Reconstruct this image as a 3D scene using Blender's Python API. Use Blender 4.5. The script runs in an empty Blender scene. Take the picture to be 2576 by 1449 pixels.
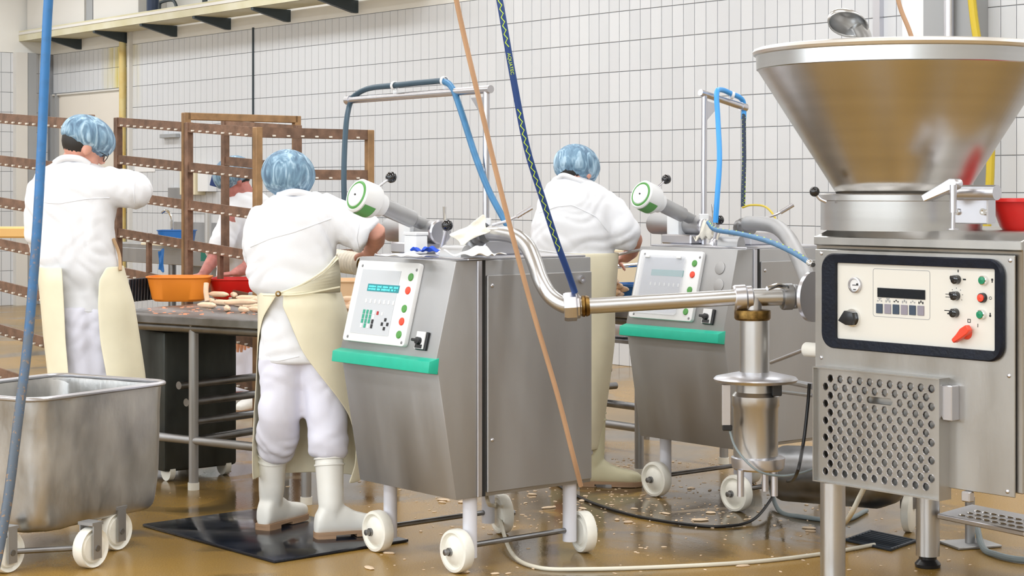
import bpy, bmesh, math, random
from mathutils import Vector, Matrix
random.seed(7)
SC = bpy.context.scene
COL = SC.collection

# ------------------------------------------------------------------ camera
FPX, HZ, CH = 4570.0, 478.0, 1.455          # focal length in px, horizon row, camera height
cam_d = bpy.data.cameras.new('camera')
cam = bpy.data.objects.new('camera', cam_d); COL.objects.link(cam)
cam.location = (0, 0, CH); cam.rotation_euler = (math.pi/2, 0, 0)
cam_d.sensor_fit = 'HORIZONTAL'; cam_d.sensor_width = 36.0
cam_d.lens = FPX/2576*36.0
cam_d.shift_y = -(724.5-HZ)/2576
cam_d.clip_end = 200
SC.camera = cam
# ------------------------------------------------------------------ world / exposure
SC.view_settings.view_transform = 'Standard'
SC.view_settings.look = 'None'
SC.view_settings.gamma = 1.0
SC.view_settings.use_curve_mapping = False
SC.view_settings.exposure = 0.22
w = bpy.data.worlds.new('world'); SC.world = w; w.use_nodes = True
w.node_tree.nodes['Background'].inputs[0].default_value = (.9, .95, 1, 1)
w.node_tree.nodes['Background'].inputs[1].default_value = .3
# room frame: x' runs along the tiled wall towards the camera's right, y' runs towards the tiled wall
XA, YA = Vector((.637, -.771, 0)), Vector((.771, .637, 0))
ROT = math.atan2(XA.y, XA.x)
RM = Matrix.Rotation(ROT, 4, 'Z')
CEIL = 4.5
def R(x, y, z=0.0): return XA*x + YA*y + Vector((0, 0, z))
# ------------------------------------------------------------------ ceiling lamps (fluorescent rows)
LAMP = 56
for i, lx in enumerate((-19.5, -15.5, -11.5, -7.5, -3.5, .5, 4)):
    for j, ly in enumerate((-2.5, 1.3, 4.9, 8.4)):
        ld = bpy.data.lights.new('ceiling_lamp', 'AREA')
        ld.shape = 'RECTANGLE'; ld.size = 2.6; ld.size_y = .55
        ld.energy = LAMP; ld.color = (.94, .97, 1)
        lo = bpy.data.objects.new('ceiling_lamp', ld); COL.objects.link(lo)
        lo.location = R(lx, ly, CEIL-.12); lo.rotation_euler = (0, 0, ROT)

# ------------------------------------------------------------------ added cool fill lights behind the camera, brightening surfaces that face it
FILLX = (-9.5, -5.2, -.9, 3.4)
for wx in FILLX:
    ld = bpy.data.lights.new('window_daylight', 'AREA'); ld.shape = 'RECTANGLE'; ld.size = 3.2; ld.size_y = 1.7
    ld.energy = 125; ld.color = (.82, .91, 1)
    lo = bpy.data.objects.new('window_daylight', ld); COL.objects.link(lo)
    lo.location = R(wx, -5.08, 2.75); lo.rotation_euler = (math.pi/2, 0, ROT)
# ------------------------------------------------------------------ helpers: picture <-> place
def P(px, py, Y): return Vector(((px-1288)/FPX*Y, Y, CH-(py-HZ)/FPX*Y))
def G(px, py):
    Y = CH*FPX/(py-HZ); return Vector(((px-1288)/FPX*Y, Y, 0))
def ray(px, py): return Vector(((px-1288)/FPX, 1, -(py-HZ)/FPX))
def hit(px, py, p0, n):
    d = ray(px, py); o = Vector((0, 0, CH))
    return o + d*((p0-o).dot(n)/d.dot(n))
WALLY = 10.30
def wallhit(px, py, yy=WALLY):
    p = hit(px, py, R(0, yy), YA); return p.dot(XA), p.z
def project(p):
    return 1288+p.x/p.y*FPX, HZ-(p.z-CH)/p.y*FPX

# ------------------------------------------------------------------ materials
MATS = {}
def mat(name, col, rough=.5, metal=0., noise=0., nscale=20., bump=0., bscale=60., spec=.5, aniso=0., rvar=0.,
        stretch=(1, 1, 1), dark=None, coat=0., trans=0., alpha=1., emit=None, sss=0., objrand=0.):
    if name in MATS: return MATS[name]
    m = bpy.data.materials.new(name); m.use_nodes = True
    nt = m.node_tree; b = nt.nodes['Principled BSDF']; L = nt.links
    c = (*col, 1)
    b.inputs['Base Color'].default_value = c
    b.inputs['Roughness'].default_value = rough
    b.inputs['Metallic'].default_value = metal
    b.inputs['Specular IOR Level'].default_value = spec
    b.inputs['Coat Weight'].default_value = coat
    b.inputs['Transmission Weight'].default_value = trans
    b.inputs['Alpha'].default_value = alpha
    if sss: b.inputs['Subsurface Weight'].default_value = sss; b.inputs['Subsurface Radius'].default_value = (.02, .008, .004)
    if emit: b.inputs['Emission Color'].default_value = (*emit[:3], 1); b.inputs['Emission Strength'].default_value = emit[3]
    def vec(scale):
        tc = nt.nodes.new('ShaderNodeTexCoord'); mp = nt.nodes.new('ShaderNodeMapping')
        mp.inputs['Scale'].default_value = [s*scale for s in stretch]
        L.new(tc.outputs['Object'], mp.inputs[0]); return mp.outputs[0]
    if noise or rvar:
        n = nt.nodes.new('ShaderNodeTexNoise'); n.inputs['Scale'].default_value = 1; n.inputs['Detail'].default_value = 5
        L.new(vec(nscale), n.inputs['Vector'])
        if noise:
            mx = nt.nodes.new('ShaderNodeMix'); mx.data_type = 'RGBA'
            d = dark or [x*(1-noise) for x in col]
            li = [min(1, x*(1+noise*.5)) for x in col] if dark is None else col
            mx.inputs['A'].default_value = (*d, 1); mx.inputs['B'].default_value = (*li, 1)
            mr = nt.nodes.new('ShaderNodeMapRange'); mr.inputs[1].default_value = .32; mr.inputs[2].default_value = .68
            L.new(n.outputs[0], mr.inputs[0]); L.new(mr.outputs[0], mx.inputs['Factor'])
            L.new(mx.outputs['Result'], b.inputs['Base Color'])
        if rvar:
            mr2 = nt.nodes.new('ShaderNodeMapRange'); mr2.inputs[1].default_value = .3; mr2.inputs[2].default_value = .7
            mr2.inputs[3].default_value = max(.02, rough-rvar); mr2.inputs[4].default_value = rough+rvar
            L.new(n.outputs[0], mr2.inputs[0]); L.new(mr2.outputs[0], b.inputs['Roughness'])
    if bump:
        n2 = nt.nodes.new('ShaderNodeTexNoise'); n2.inputs['Scale'].default_value = 1; n2.inputs['Detail'].default_value = 4
        L.new(vec(bscale), n2.inputs['Vector'])
        bp = nt.nodes.new('ShaderNodeBump'); bp.inputs['Strength'].default_value = bump; bp.inputs['Distance'].default_value = .01
        L.new(n2.outputs[0], bp.inputs['Height']); L.new(bp.outputs[0], b.inputs['Normal'])
    if aniso:
        b.inputs['Anisotropic'].default_value = aniso
        t = nt.nodes.new('ShaderNodeTangent'); t.direction_type = 'RADIAL'; t.axis = 'Z'
        L.new(t.outputs[0], b.inputs['Tangent'])
    if objrand:
        oi = nt.nodes.new('ShaderNodeObjectInfo'); hs = nt.nodes.new('ShaderNodeHueSaturation')
        mr = nt.nodes.new('ShaderNodeMapRange'); mr.inputs[3].default_value = 1-objrand; mr.inputs[4].default_value = 1+objrand
        L.new(oi.outputs['Random'], mr.inputs[0]); L.new(mr.outputs[0], hs.inputs['Value'])
        src = b.inputs['Base Color'].links[0].from_socket if b.inputs['Base Color'].links else None
        if src: L.new(src, hs.inputs['Color'])
        else: hs.inputs['Color'].default_value = c
        L.new(hs.outputs[0], b.inputs['Base Color'])
    MATS[name] = m
    return m
STEEL = mat('steel_sheet', (.455, .455, .46), .55, 1, .10, 6, .03, 250, rvar=.08, stretch=(1, 1, .12))
STEELD = mat('steel_dark', (.27, .27, .275), .4, 1, .25, 9, rvar=.08)
STEELW = mat('steel_worn', (.56, .55, .53), .46, 1, .32, 7, .4, 14, rvar=.12, stretch=(1, 1, .45))
STEELP = mat('steel_polished', (.58, .58, .58), .32, 1, .03, 5)
STEELC = mat('steel_spun', (.56, .55, .535), .27, 1, .08, 4, aniso=.75, stretch=(.3, .3, 6))
STEELF = mat('steel_front', (.47, .46, .44), .38, 1, .14, 5, .03, 200, rvar=.08, stretch=(1, 1, .25))
CHROME = mat('chrome', (.8, .8, .8), .1, 1)
WHITEP = mat('white_plastic', (.82, .83, .84), .35)
CREAMP = mat('nylon_wheel', (.90, .88, .80), .38, noise=.08, nscale=15)
LEGW = mat('white_leg', (.74, .74, .80), .35)
GREENB = mat('green_bar', (.02, .5, .34), .35, noise=.06)
BLACK = mat('black_plastic', (.012, .013, .016), .3)
BLACKG = mat('black_ball', (.008, .009, .012), .08, coat=.5)
MEMB = mat('membrane_grey', (.60, .63, .67), .4)
LCD = mat('lcd', (0, .16, .19), .25, emit=(0, .3, .33, .35))
LCDT = mat('lcd_text', (.1, .8, .8), .4, emit=(.1, .9, .9, .5))
LCDP = mat('lcd_pale', (.10, .42, .42), .3)
KEYW = mat('key_white', (.9, .9, .9), .4)
KEYG = mat('key_green', (.04, .38, .25), .45)
KEYR = mat('key_red', (.45, .03, .03), .45)
BTNG = mat('button_green', (.09, .33, .07), .35)
BTNR = mat('button_red', (.85, .07, .03), .35)
BTNG2 = mat('button_green_dark', (.01, .25, .12), .25)
RED = mat('red_plastic', (.78, .02, .015), .32, noise=.08, nscale=8)
ORANGE = mat('orange_plastic', (1, .31, .035), .38, noise=.05, nscale=6)
BLUEP = mat('blue_plastic', (.01, .13, .42), .35)
DISC = mat('disc_green', (.10, .33, .08), .45)
PANELW = mat('panel_white', (.78, .76, .70), .45)
BEZEL = mat('bezel_navy', (.003, .006, .016), .35, noise=.3, nscale=30, bump=.1, bscale=80, spec=.3)
BROWN = mat('rack_brown', (.225, .13, .085), .5, .15, .35, 18, bump=.15, bscale=70, objrand=.12)
TANB = mat('rack_tan', (.33, .19, .085), .5, .1, .3, 14, objrand=.1)
LUG = mat('lug_white', (.75, .70, .62), .5)
HOSEB = mat('hose_blue', (.05, .20, .40), .42, noise=.15, nscale=20)
HOSEN = mat('hose_navy', (.012, .03, .075), .42)
HOSEG = mat('hose_slate', (.035, .075, .11), .45)
HOSEL = mat('hose_sky', (.05, .35, .85), .4)
YGREEN = mat('yellow_green', (.55, .75, .05), .45)
HOSEBR = mat('hose_tan', (.56, .34, .20), .45, noise=.1, nscale=5)
HOSEY = mat('hose_yellow', (.62, .46, .03), .45)
def pole_mat():
    m = bpy.data.materials.new('pole_blue'); m.use_nodes = True
    nt = m.node_tree; b = nt.nodes['Principled BSDF']; L = nt.links; N = nt.nodes.new
    ge = N('ShaderNodeNewGeometry'); sx = N('ShaderNodeSeparateXYZ'); L.new(ge.outputs['Position'], sx.inputs[0])
    no = N('ShaderNodeTexNoise'); no.inputs['Scale'].default_value = 22; no.inputs['Detail'].default_value = 6; L.new(ge.outputs['Position'], no.inputs['Vector'])
    r = N('ShaderNodeMapRange'); r.inputs[1].default_value = 1.75; r.inputs[2].default_value = .55; L.new(sx.outputs['Z'], r.inputs[0])
    ad = N('ShaderNodeMath'); ad.operation = 'ADD'; L.new(r.outputs[0], ad.inputs[0]); L.new(no.outputs[0], ad.inputs[1])
    r2 = N('ShaderNodeMapRange'); r2.inputs[1].default_value = .55; r2.inputs[2].default_value = 1.35; L.new(ad.outputs[0], r2.inputs[0])
    cr = N('ShaderNodeValToRGB'); e = cr.color_ramp.elements; e[0].color = (.03, .17, .43, 1); e[1].color = (.09, .115, .15, 1)
    k = cr.color_ramp.elements.new(.5); k.color = (.03, .12, .27, 1); L.new(r2.outputs[0], cr.inputs[0])
    n2 = N('ShaderNodeTexNoise'); n2.inputs['Scale'].default_value = 70; L.new(ge.outputs['Position'], n2.inputs['Vector'])
    r3 = N('ShaderNodeMapRange'); r3.inputs[1].default_value = .60; r3.inputs[2].default_value = .66; L.new(n2.outputs[0], r3.inputs[0])
    mu = N('ShaderNodeMath'); mu.operation = 'MULTIPLY'; L.new(r3.outputs[0], mu.inputs[0]); L.new(r.outputs[0], mu.inputs[1])
    mx = N('ShaderNodeMix'); mx.data_type = 'RGBA'; mx.inputs['B'].default_value = (.28, .17, .09, 1); L.new(mu.outputs[0], mx.inputs['Factor']); L.new(cr.outputs[0], mx.inputs['A'])
    L.new(mx.outputs['Result'], b.inputs['Base Color']); b.inputs['Roughness'].default_value = .45
    return m
POLEB = pole_mat()
CABW = mat('cable_white', (.78, .74, .62), .45)
CABG = mat('cable_grey', (.22, .26, .27), .5)
CABK = mat('cable_black', (.012, .012, .014), .4)
PLAST = mat('plaster', (.83, .82, .78), .8, noise=.05, nscale=1.2)
CREAMD = mat('door_cream', (.80, .75, .67), .5)
TRAYM = mat('tray_cream', (.68, .65, .50), .5, noise=.2, nscale=2, dark=(.55, .50, .30))
DUCTW = mat('duct_white', (.72, .70, .66), .5)
OLIVE = mat('olive_post', (.42, .40, .25), .5)
BRK = mat('bracket_slate', (.035, .05, .06), .5)
YPIPE = mat('yellow_pipe', (.74, .66, .34), .5, noise=.4, nscale=3, dark=(.66, .42, .08))
GREYP = mat('grey_paint', (.36, .37, .38), .45)
CLOTH = mat('coat_white', (.84, .85, .885), .85, bump=.08, bscale=300)
SEAM = mat('coat_seam', (.80, .81, .85), .85)
TROUS = mat('trouser_white', (.80, .80, .91), .85, bump=.08, bscale=300)
APRON = mat('apron_cream', (.87, .81, .61), .42, noise=.08, nscale=5, bump=.12, bscale=14)
BOOT = mat('boot_white', (.88, .87, .82), .35)
BOOTY = mat('boot_cream', (.76, .72, .50), .4)
SOLE = mat('boot_sole', (.40, .25, .15), .6)
SKIN = mat('skin', (.72, .36, .27), .5, noise=.1, nscale=25, sss=.15)
SKINR = mat('skin_red', (.52, .19, .16), .5, noise=.2, nscale=25, sss=.1)
HAIR = mat('hair', (.02, .017, .015), .6)
MEAT = mat('sausage', (.92, .66, .46), .4, noise=.15, nscale=20, sss=.1, objrand=.08)
PAPER = mat('paper_white', (.86, .86, .86), .8)
CREAMC = mat('cream_cloth', (.86, .82, .72), .85, bump=.4, bscale=40)
BLUEC = mat('blue_cloth', (.02, .09, .62), .8)
MATB = mat('rubber_mat', (.008, .012, .022), .16, noise=.4, nscale=6, rvar=.1)
GRATE = mat('grate', (.05, .06, .075), .4, .5)
CRUMB = mat('crumbs', (.78, .60, .42), .6)
HOLE = mat('dark_gap', (.02, .02, .02), .8)
SILV = mat('satin_alu', (.62, .62, .66), .33, 1)
NOZ = mat('cream_casing', (.80, .74, .62), .5, noise=.1, nscale=30)
PEACH = mat('peach_bowl', (.80, .55, .33), .5)
BRASS = mat('dirty_brass', (.22, .13, .04), .4, 1, .6, 40)
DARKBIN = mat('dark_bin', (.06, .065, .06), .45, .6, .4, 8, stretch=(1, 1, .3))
GREENP = mat('green_plastic', (.0, .12, .08), .4)
GLASSY = mat('clear_cover', (.78, .80, .86), .12, alpha=.3)
def net_mat():
    m = bpy.data.materials.new('hairnet_blue'); m.use_nodes = True
    nt = m.node_tree; b = nt.nodes['Principled BSDF']; L = nt.links
    tc = nt.nodes.new('ShaderNodeTexCoord')
    wv = nt.nodes.new('ShaderNodeTexNoise'); wv.inputs['Scale'].default_value = 16; wv.inputs['Detail'].default_value = 4
    wv.inputs['Distortion'].default_value = 1.5
    mp = nt.nodes.new('ShaderNodeMapping'); mp.inputs['Scale'].default_value = (1.5, 1.5, .35)
    L.new(tc.outputs['Object'], mp.inputs[0]); L.new(mp.outputs[0], wv.inputs['Vector'])
    cr = nt.nodes.new('ShaderNodeValToRGB'); e = cr.color_ramp.elements
    e[0].position = .36; e[0].color = (.11, .20, .31, 1); e[1].position = .66; e[1].color = (.52, .72, .88, 1)
    x = cr.color_ramp.elements.new(.52); x.color = (.22, .38, .53, 1)
    L.new(wv.outputs[0], cr.inputs[0]); L.new(cr.outputs[0], b.inputs['Base Color'])
    b.inputs['Roughness'].default_value = .6; b.inputs['Alpha'].default_value = .86
    bp = nt.nodes.new('ShaderNodeBump'); bp.inputs['Strength'].default_value = .5; bp.inputs['Distance'].default_value = .01
    L.new(wv.outputs[0], bp.inputs['Height']); L.new(bp.outputs[0], b.inputs['Normal'])
    return m
NET = net_mat()
def floor_mat():
    m = bpy.data.materials.new('floor_resin'); m.use_nodes = True
    nt = m.node_tree; b = nt.nodes['Principled BSDF']; L = nt.links; N = nt.nodes.new
    tc = N('ShaderNodeTexCoord')
    def noise(s, d=5, dist=0):
        n = N('ShaderNodeTexNoise'); n.inputs['Scale'].default_value = s; n.inputs['Detail'].default_value = d
        n.inputs['Distortion'].default_value = dist; L.new(tc.outputs['Object'], n.inputs['Vector']); return n.outputs[0]
    def rng(x, a, bb, c=0, d=1):
        r = N('ShaderNodeMapRange'); r.inputs[1].default_value = a; r.inputs[2].default_value = bb
        r.inputs[3].default_value = c; r.inputs[4].default_value = d; L.new(x, r.inputs[0]); return r.outputs[0]
    def mix(f, A, B):
        q = N('ShaderNodeMix'); q.data_type = 'RGBA'; L.new(f, q.inputs['Factor'])
        for s, k in ((A, 'A'), (B, 'B')):
            if isinstance(s, tuple): q.inputs[k].default_value = (*s, 1)
            else: L.new(s, q.inputs[k])
        return q.outputs['Result']
    fine = rng(noise(160, 2), .35, .7)
    base = mix(fine, (.31, .165, .022), (.45, .27, .062))
    big = rng(noise(.7, 5, .4), .40, .75)
    base = mix(big, base, (.19, .125, .045))
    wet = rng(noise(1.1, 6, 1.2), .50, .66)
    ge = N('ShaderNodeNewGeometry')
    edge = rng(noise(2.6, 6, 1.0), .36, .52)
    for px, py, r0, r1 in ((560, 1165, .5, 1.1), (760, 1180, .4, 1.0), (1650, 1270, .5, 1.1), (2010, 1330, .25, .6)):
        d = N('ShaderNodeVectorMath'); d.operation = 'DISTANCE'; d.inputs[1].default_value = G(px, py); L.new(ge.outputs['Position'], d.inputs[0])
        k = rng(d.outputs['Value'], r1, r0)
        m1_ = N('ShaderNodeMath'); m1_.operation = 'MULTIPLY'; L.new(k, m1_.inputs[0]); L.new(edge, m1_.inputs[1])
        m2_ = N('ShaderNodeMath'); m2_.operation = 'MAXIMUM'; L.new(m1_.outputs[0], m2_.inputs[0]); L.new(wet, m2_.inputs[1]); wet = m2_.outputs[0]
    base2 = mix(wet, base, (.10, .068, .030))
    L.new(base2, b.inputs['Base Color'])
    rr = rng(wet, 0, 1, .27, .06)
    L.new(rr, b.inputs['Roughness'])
    bp = N('ShaderNodeBump'); bp.inputs['Strength'].default_value = .12; bp.inputs['Distance'].default_value = .003
    L.new(noise(90, 3), bp.inputs['Height']); L.new(bp.outputs[0], b.inputs['Normal'])
    b.inputs['Specular IOR Level'].default_value = .55
    return m
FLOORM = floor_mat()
PIPEX, _ = wallhit(322, 200)
def tile_mat():
    m = bpy.data.materials.new('glazed_tile'); m.use_nodes = True
    nt = m.node_tree; b = nt.nodes['Principled BSDF']; L = nt.links; N = nt.nodes.new
    oi = N('ShaderNodeObjectInfo'); ge = N('ShaderNodeNewGeometry')
    # rust-yellow streaks that ran down beside the pipe
    dt = N('ShaderNodeVectorMath'); dt.operation = 'DOT_PRODUCT'; dt.inputs[1].default_value = XA
    L.new(ge.outputs['Position'], dt.inputs[0])
    a = N('ShaderNodeMath'); a.operation = 'SUBTRACT'; a.inputs[1].default_value = PIPEX-.15; L.new(dt.outputs['Value'], a.inputs[0])
    ab = N('ShaderNodeMath'); ab.operation = 'ABSOLUTE'; L.new(a.outputs[0], ab.inputs[0])
    r1 = N('ShaderNodeMapRange'); r1.inputs[1].default_value = .55; r1.inputs[2].default_value = .1; L.new(ab.outputs[0], r1.inputs[0])
    sx = N('ShaderNodeSeparateXYZ'); L.new(ge.outputs['Position'], sx.inputs[0])
    r2 = N('ShaderNodeMapRange'); r2.inputs[1].default_value = 2.3; r2.inputs[2].default_value = 2.8; L.new(sx.outputs['Z'], r2.inputs[0])
    no = N('ShaderNodeTexNoise'); mp = N('ShaderNodeMapping'); mp.inputs['Scale'].default_value = (9, 9, .8)
    L.new(ge.outputs['Position'], mp.inputs[0]); L.new(mp.outputs[0], no.inputs['Vector']); no.inputs['Scale'].default_value = 1
    r3 = N('ShaderNodeMapRange'); r3.inputs[1].default_value = .35; r3.inputs[2].default_value = .65; L.new(no.outputs[0], r3.inputs[0])
    m1 = N('ShaderNodeMath'); m1.operation = 'MULTIPLY'; L.new(r1.outputs[0], m1.inputs[0]); L.new(r2.outputs[0], m1.inputs[1])
    m2 = N('ShaderNodeMath'); m2.operation = 'MULTIPLY'; L.new(m1.outputs[0], m2.inputs[0]); L.new(r3.outputs[0], m2.inputs[1])
    vr = N('ShaderNodeMix'); vr.data_type = 'RGBA'; vr.inputs['A'].default_value = (.645, .66, .685, 1); vr.inputs['B'].default_value = (.70, .715, .74, 1)
    L.new(oi.outputs['Random'], vr.inputs['Factor'])
    st = N('ShaderNodeMix'); st.data_type = 'RGBA'; st.inputs['B'].default_value = (.72, .60, .14, 1)
    L.new(m2.outputs[0], st.inputs['Factor']); L.new(vr.outputs['Result'], st.inputs['A'])
    L.new(st.outputs['Result'], b.inputs['Base Color'])
    b.inputs['Roughness'].default_value = .22
    return m
TILE = tile_mat()
GROUT = mat('grout', (.27, .28, .30), .8, noise=.15, nscale=10)

# ------------------------------------------------------------------ mesh builder
class MB:
    def __init__(s): s.bm = bmesh.new()
    def _v(s, p): return s.bm.verts.new(p)
    def quad(s, *ps):
        return s.bm.faces.new([s._v(p) for p in ps])
    def box(s, c, size, M=None, bev=0., seg=1):
        b = bmesh.new(); bmesh.ops.create_cube(b, size=1)
        for v in b.verts: v.co = Vector((v.co.x*size[0], v.co.y*size[1], v.co.z*size[2]))
        if bev: bmesh.ops.bevel(b, geom=b.edges[:], offset=bev, segments=seg, affect='EDGES', profile=.5)
        T = Matrix.Translation(Vector(c))
        if M is not None: T = M @ T
        s._merge(b, T); return s
    def _merge(s, b, T=None):
        mp = {}
        for v in b.verts: mp[v] = s._v(T @ v.co if T is not None else v.co)
        for f in b.faces:
            try: s.bm.faces.new([mp[v] for v in f.verts])
            except ValueError: pass
        b.free()
    def ring(s, c, ax, bx, rx, ry, n, power=1.):
        out = []
        for i in range(n):
            t = 2*math.pi*i/n; ct, st = math.cos(t), math.sin(t)
            ct = math.copysign(abs(ct)**power, ct); st = math.copysign(abs(st)**power, st)
            out.append(s._v(Vector(c)+ax*rx*ct+bx*ry*st))
        return out
    def skin(s, rings, cap0=True, cap1=True, closed=False):
        n = len(rings[0])
        pairs = list(zip(rings[:-1], rings[1:]))
        if closed: pairs.append((rings[-1], rings[0]))
        for a, b in pairs:
            for i in range(n):
                s.bm.faces.new((a[i], a[(i+1) % n], b[(i+1) % n], b[i]))
        if not closed:
            if cap0: s.bm.faces.new(rings[0][::-1])
            if cap1: s.bm.faces.new(rings[-1])
    def tube(s, pts, r, n=12, cap=True, up=None, ry=None):
        pts = [Vector(p) for p in pts]
        rs = r if isinstance(r, (list, tuple)) else [r]*len(pts)
        rys = ry if isinstance(ry, (list, tuple)) else ([ry]*len(pts) if ry else rs)
        t0 = (pts[1]-pts[0]).normalized()
        ref = Vector(up) if up is not None else (Vector((0, 0, 1)) if abs(t0.z) < .9 else Vector((0, 1, 0)))
        a = (ref - t0*ref.dot(t0)).normalized()
        rings = []
        for i, p in enumerate(pts):
            if i == 0: t = t0
            elif i == len(pts)-1: t = (pts[i]-pts[i-1]).normalized()
            else: t = ((pts[i+1]-p).normalized()+(p-pts[i-1]).normalized()).normalized()
            a = (a - t*a.dot(t)).normalized()
            b = t.cross(a)
            rings.append(s.ring(p, a, b, rs[i], rys[i], n))
        s.skin(rings, cap, cap); return s
    def lathe(s, prof, c=(0, 0, 0), axis=(0, 0, 1), n=32, closed=False, cap=False):
        ax = Vector(axis).normalized()
        a = ax.orthogonal().normalized(); b = ax.cross(a)
        rings = [s.ring(Vector(c)+ax*z, a, b, max(r, 1e-4), max(r, 1e-4), n) for r, z in prof]
        s.skin(rings, cap, cap, closed); return s
    def sphere(s, c, r, sx=1, sy=1, sz=1, M=None, u=16, v=10):
        b = bmesh.new(); bmesh.ops.create_uvsphere(b, u_segments=u, v_segments=v, radius=1)
        T = Matrix.Translation(Vector(c)) @ (M.to_4x4() if M is not None else Matrix()) @ Matrix.Diagonal((r*sx, r*sy, r*sz, 1))
        s._merge(b, T); return s
    def prism(s, poly, d0, d1, fr):          # poly in (a,b), extruded from d0 to d1; fr(a,b,d)->Vector
        A = [s._v(fr(a, b, d0)) for a, b in poly]; B = [s._v(fr(a, b, d1)) for a, b in poly]
        n = len(poly)
        for i in range(n): s.bm.faces.new((A[i], A[(i+1) % n], B[(i+1) % n], B[i]))
        s.bm.faces.new(A[::-1]); s.bm.faces.new(B); return s
    def bevel(s, off, seg=2, ang=.5):
        bmesh.ops.recalc_face_normals(s.bm, faces=s.bm.faces[:])
        ed = [e for e in s.bm.edges if len(e.link_faces) == 2 and e.calc_face_angle() > ang]
        bmesh.ops.bevel(s.bm, geom=ed, offset=off, segments=seg, affect='EDGES', profile=.6); return s
    def mesh(s, name, world_to=None, smooth=35):
        if world_to is not None: bmesh.ops.transform(s.bm, matrix=world_to, verts=s.bm.verts[:])
        bmesh.ops.recalc_face_normals(s.bm, faces=s.bm.faces[:])
        me = bpy.data.meshes.new(name); s.bm.to_mesh(me); s.bm.free()
        if smooth:
            for p in me.polygons: p.use_smooth = True
            me.set_sharp_from_angle(angle=math.radians(smooth))
        return me
    def build(s, name, m, parent=None, world=False, smooth=35):
        W = None
        if world and parent is not None: W = wmat(parent).inverted()
        me = s.mesh(name, W, smooth)
        return link(name, me, m, parent)
def wmat(o):
    M = o.matrix_basis.copy()
    return wmat(o.parent) @ M if o.parent else M
def link(name, me, m, parent=None):
    if m is not None and not me.materials: me.materials.append(m)
    o = bpy.data.objects.new(name, me); COL.objects.link(o)
    if parent is not None: o.parent = parent
    return o
def tag(o, label=None, cat=None, group=None, kind=None):
    if label: o['label'] = label
    if cat: o['category'] = cat
    if group: o['group'] = group
    if kind: o['kind'] = kind
    return o
def thing(name, label, cat, loc=(0, 0, 0), rot=0, group=None):
    o = bpy.data.objects.new(name, None); COL.objects.link(o)
    o.location = loc; o.rotation_euler = (0, 0, rot); o.empty_display_size = .1
    return tag(o, label, cat, group)
def copy_tree(o, parent=None):
    c = o.copy(); COL.objects.link(c); c.parent = parent
    for ch in list(o.children): copy_tree(ch, c)
    return c
def spline(pts, n=10):
    pts = [Vector(p) for p in pts]; out = []
    q = [pts[0]*2-pts[1]]+pts+[pts[-1]*2-pts[-2]]
    for i in range(1, len(q)-2):
        a, b, c, d = q[i-1:i+3]
        for k in range(n):
            t = k/n
            out.append(.5*((2*b)+(c-a)*t+(2*a-5*b+4*c-d)*t*t+(3*b-a-3*c+d)*t**3))
    out.append(pts[-1]); return out
def rrect(w, h, r, n=5, cx=0, cy=0):
    out = []
    for sx, sy, a0 in ((1, 1, 0), (-1, 1, 90), (-1, -1, 180), (1, -1, 270)):
        for i in range(n+1):
            a = math.radians(a0+90*i/n)
            out.append((cx+sx*(w/2-r)+r*math.cos(a), cy+sy*(h/2-r)+r*math.sin(a)))
    return out
def evaluated(mb, name, mods):
    me = mb.mesh('tmp', None, 0); o = bpy.data.objects.new('tmp', me); COL.objects.link(o)
    for f in mods: f(o)
    dg = bpy.context.evaluated_depsgraph_get(); dg.update()
    nm = bpy.data.meshes.new_from_object(o.evaluated_get(dg)); nm.name = name
    bpy.data.objects.remove(o); bpy.data.meshes.remove(me)
    for p in nm.polygons: p.use_smooth = True
    return nm
def m_remesh(v):
    def f(o): r = o.modifiers.new('r', 'REMESH'); r.mode = 'VOXEL'; r.voxel_size = v
    return f
def m_smooth(k, fac=.5):
    def f(o): r = o.modifiers.new('s', 'SMOOTH'); r.iterations = k; r.factor = fac
    return f
_tex = {}
def m_disp(strength, size, seed=0):
    def f(o):
        t = bpy.data.textures.new('folds', 'CLOUDS'); t.noise_scale = size; t.noise_depth = 2
        d = o.modifiers.new('d', 'DISPLACE'); d.texture = t; d.strength = strength; d.mid_level = .5
        d.texture_coords = 'LOCAL'
    return f
def m_solid(th, off=0):
    def f(o): r = o.modifiers.new('t', 'SOLIDIFY'); r.thickness = th; r.offset = off
    return f
def m_subd(k):
    def f(o): r = o.modifiers.new('u', 'SUBSURF'); r.levels = k; r.render_levels = k
    return f

ORD = 'first second third fourth fifth sixth seventh eighth ninth tenth eleventh twelfth thirteenth'.split()
# ================================================================== THE SETTING
XL, XR, YB = -21.7, 6.2, -5.2
mb = MB(); mb.quad(R(XL, YB), R(XR, YB), R(XR, WALLY), R(XL, WALLY))
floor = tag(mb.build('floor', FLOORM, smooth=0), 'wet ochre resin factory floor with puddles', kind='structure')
mb = MB(); mb.quad(R(XL, YB, CEIL), R(XL, WALLY, CEIL), R(XR, WALLY, CEIL), R(XR, YB, CEIL))
tag(mb.build('ceiling', PLAST, smooth=0), 'pale factory ceiling', kind='structure')
TILETOP = 3.19
mb = MB(); mb.box((0, 0, 0), (XR-XL, .2, TILETOP), RM @ Matrix.Translation(((XL+XR)/2, WALLY+.1, TILETOP/2)))
wall_back = tag(mb.build('wall_back', GROUT, smooth=0), 'long white tiled rear wall with grey joints', kind='structure')
mb = MB(); mb.box((0, 0, 0), (XR-XL, .2, CEIL-TILETOP), RM @ Matrix.Translation(((XL+XR)/2, WALLY+.094, (CEIL+TILETOP)/2)))
mb.build('plaster_band', PLAST, wall_back, smooth=0)
mb = MB(); mb.box((0, 0, 0), (.2, WALLY-YB, TILETOP), RM @ Matrix.Translation((XL-.1, (WALLY+YB)/2, TILETOP/2)))
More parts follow.
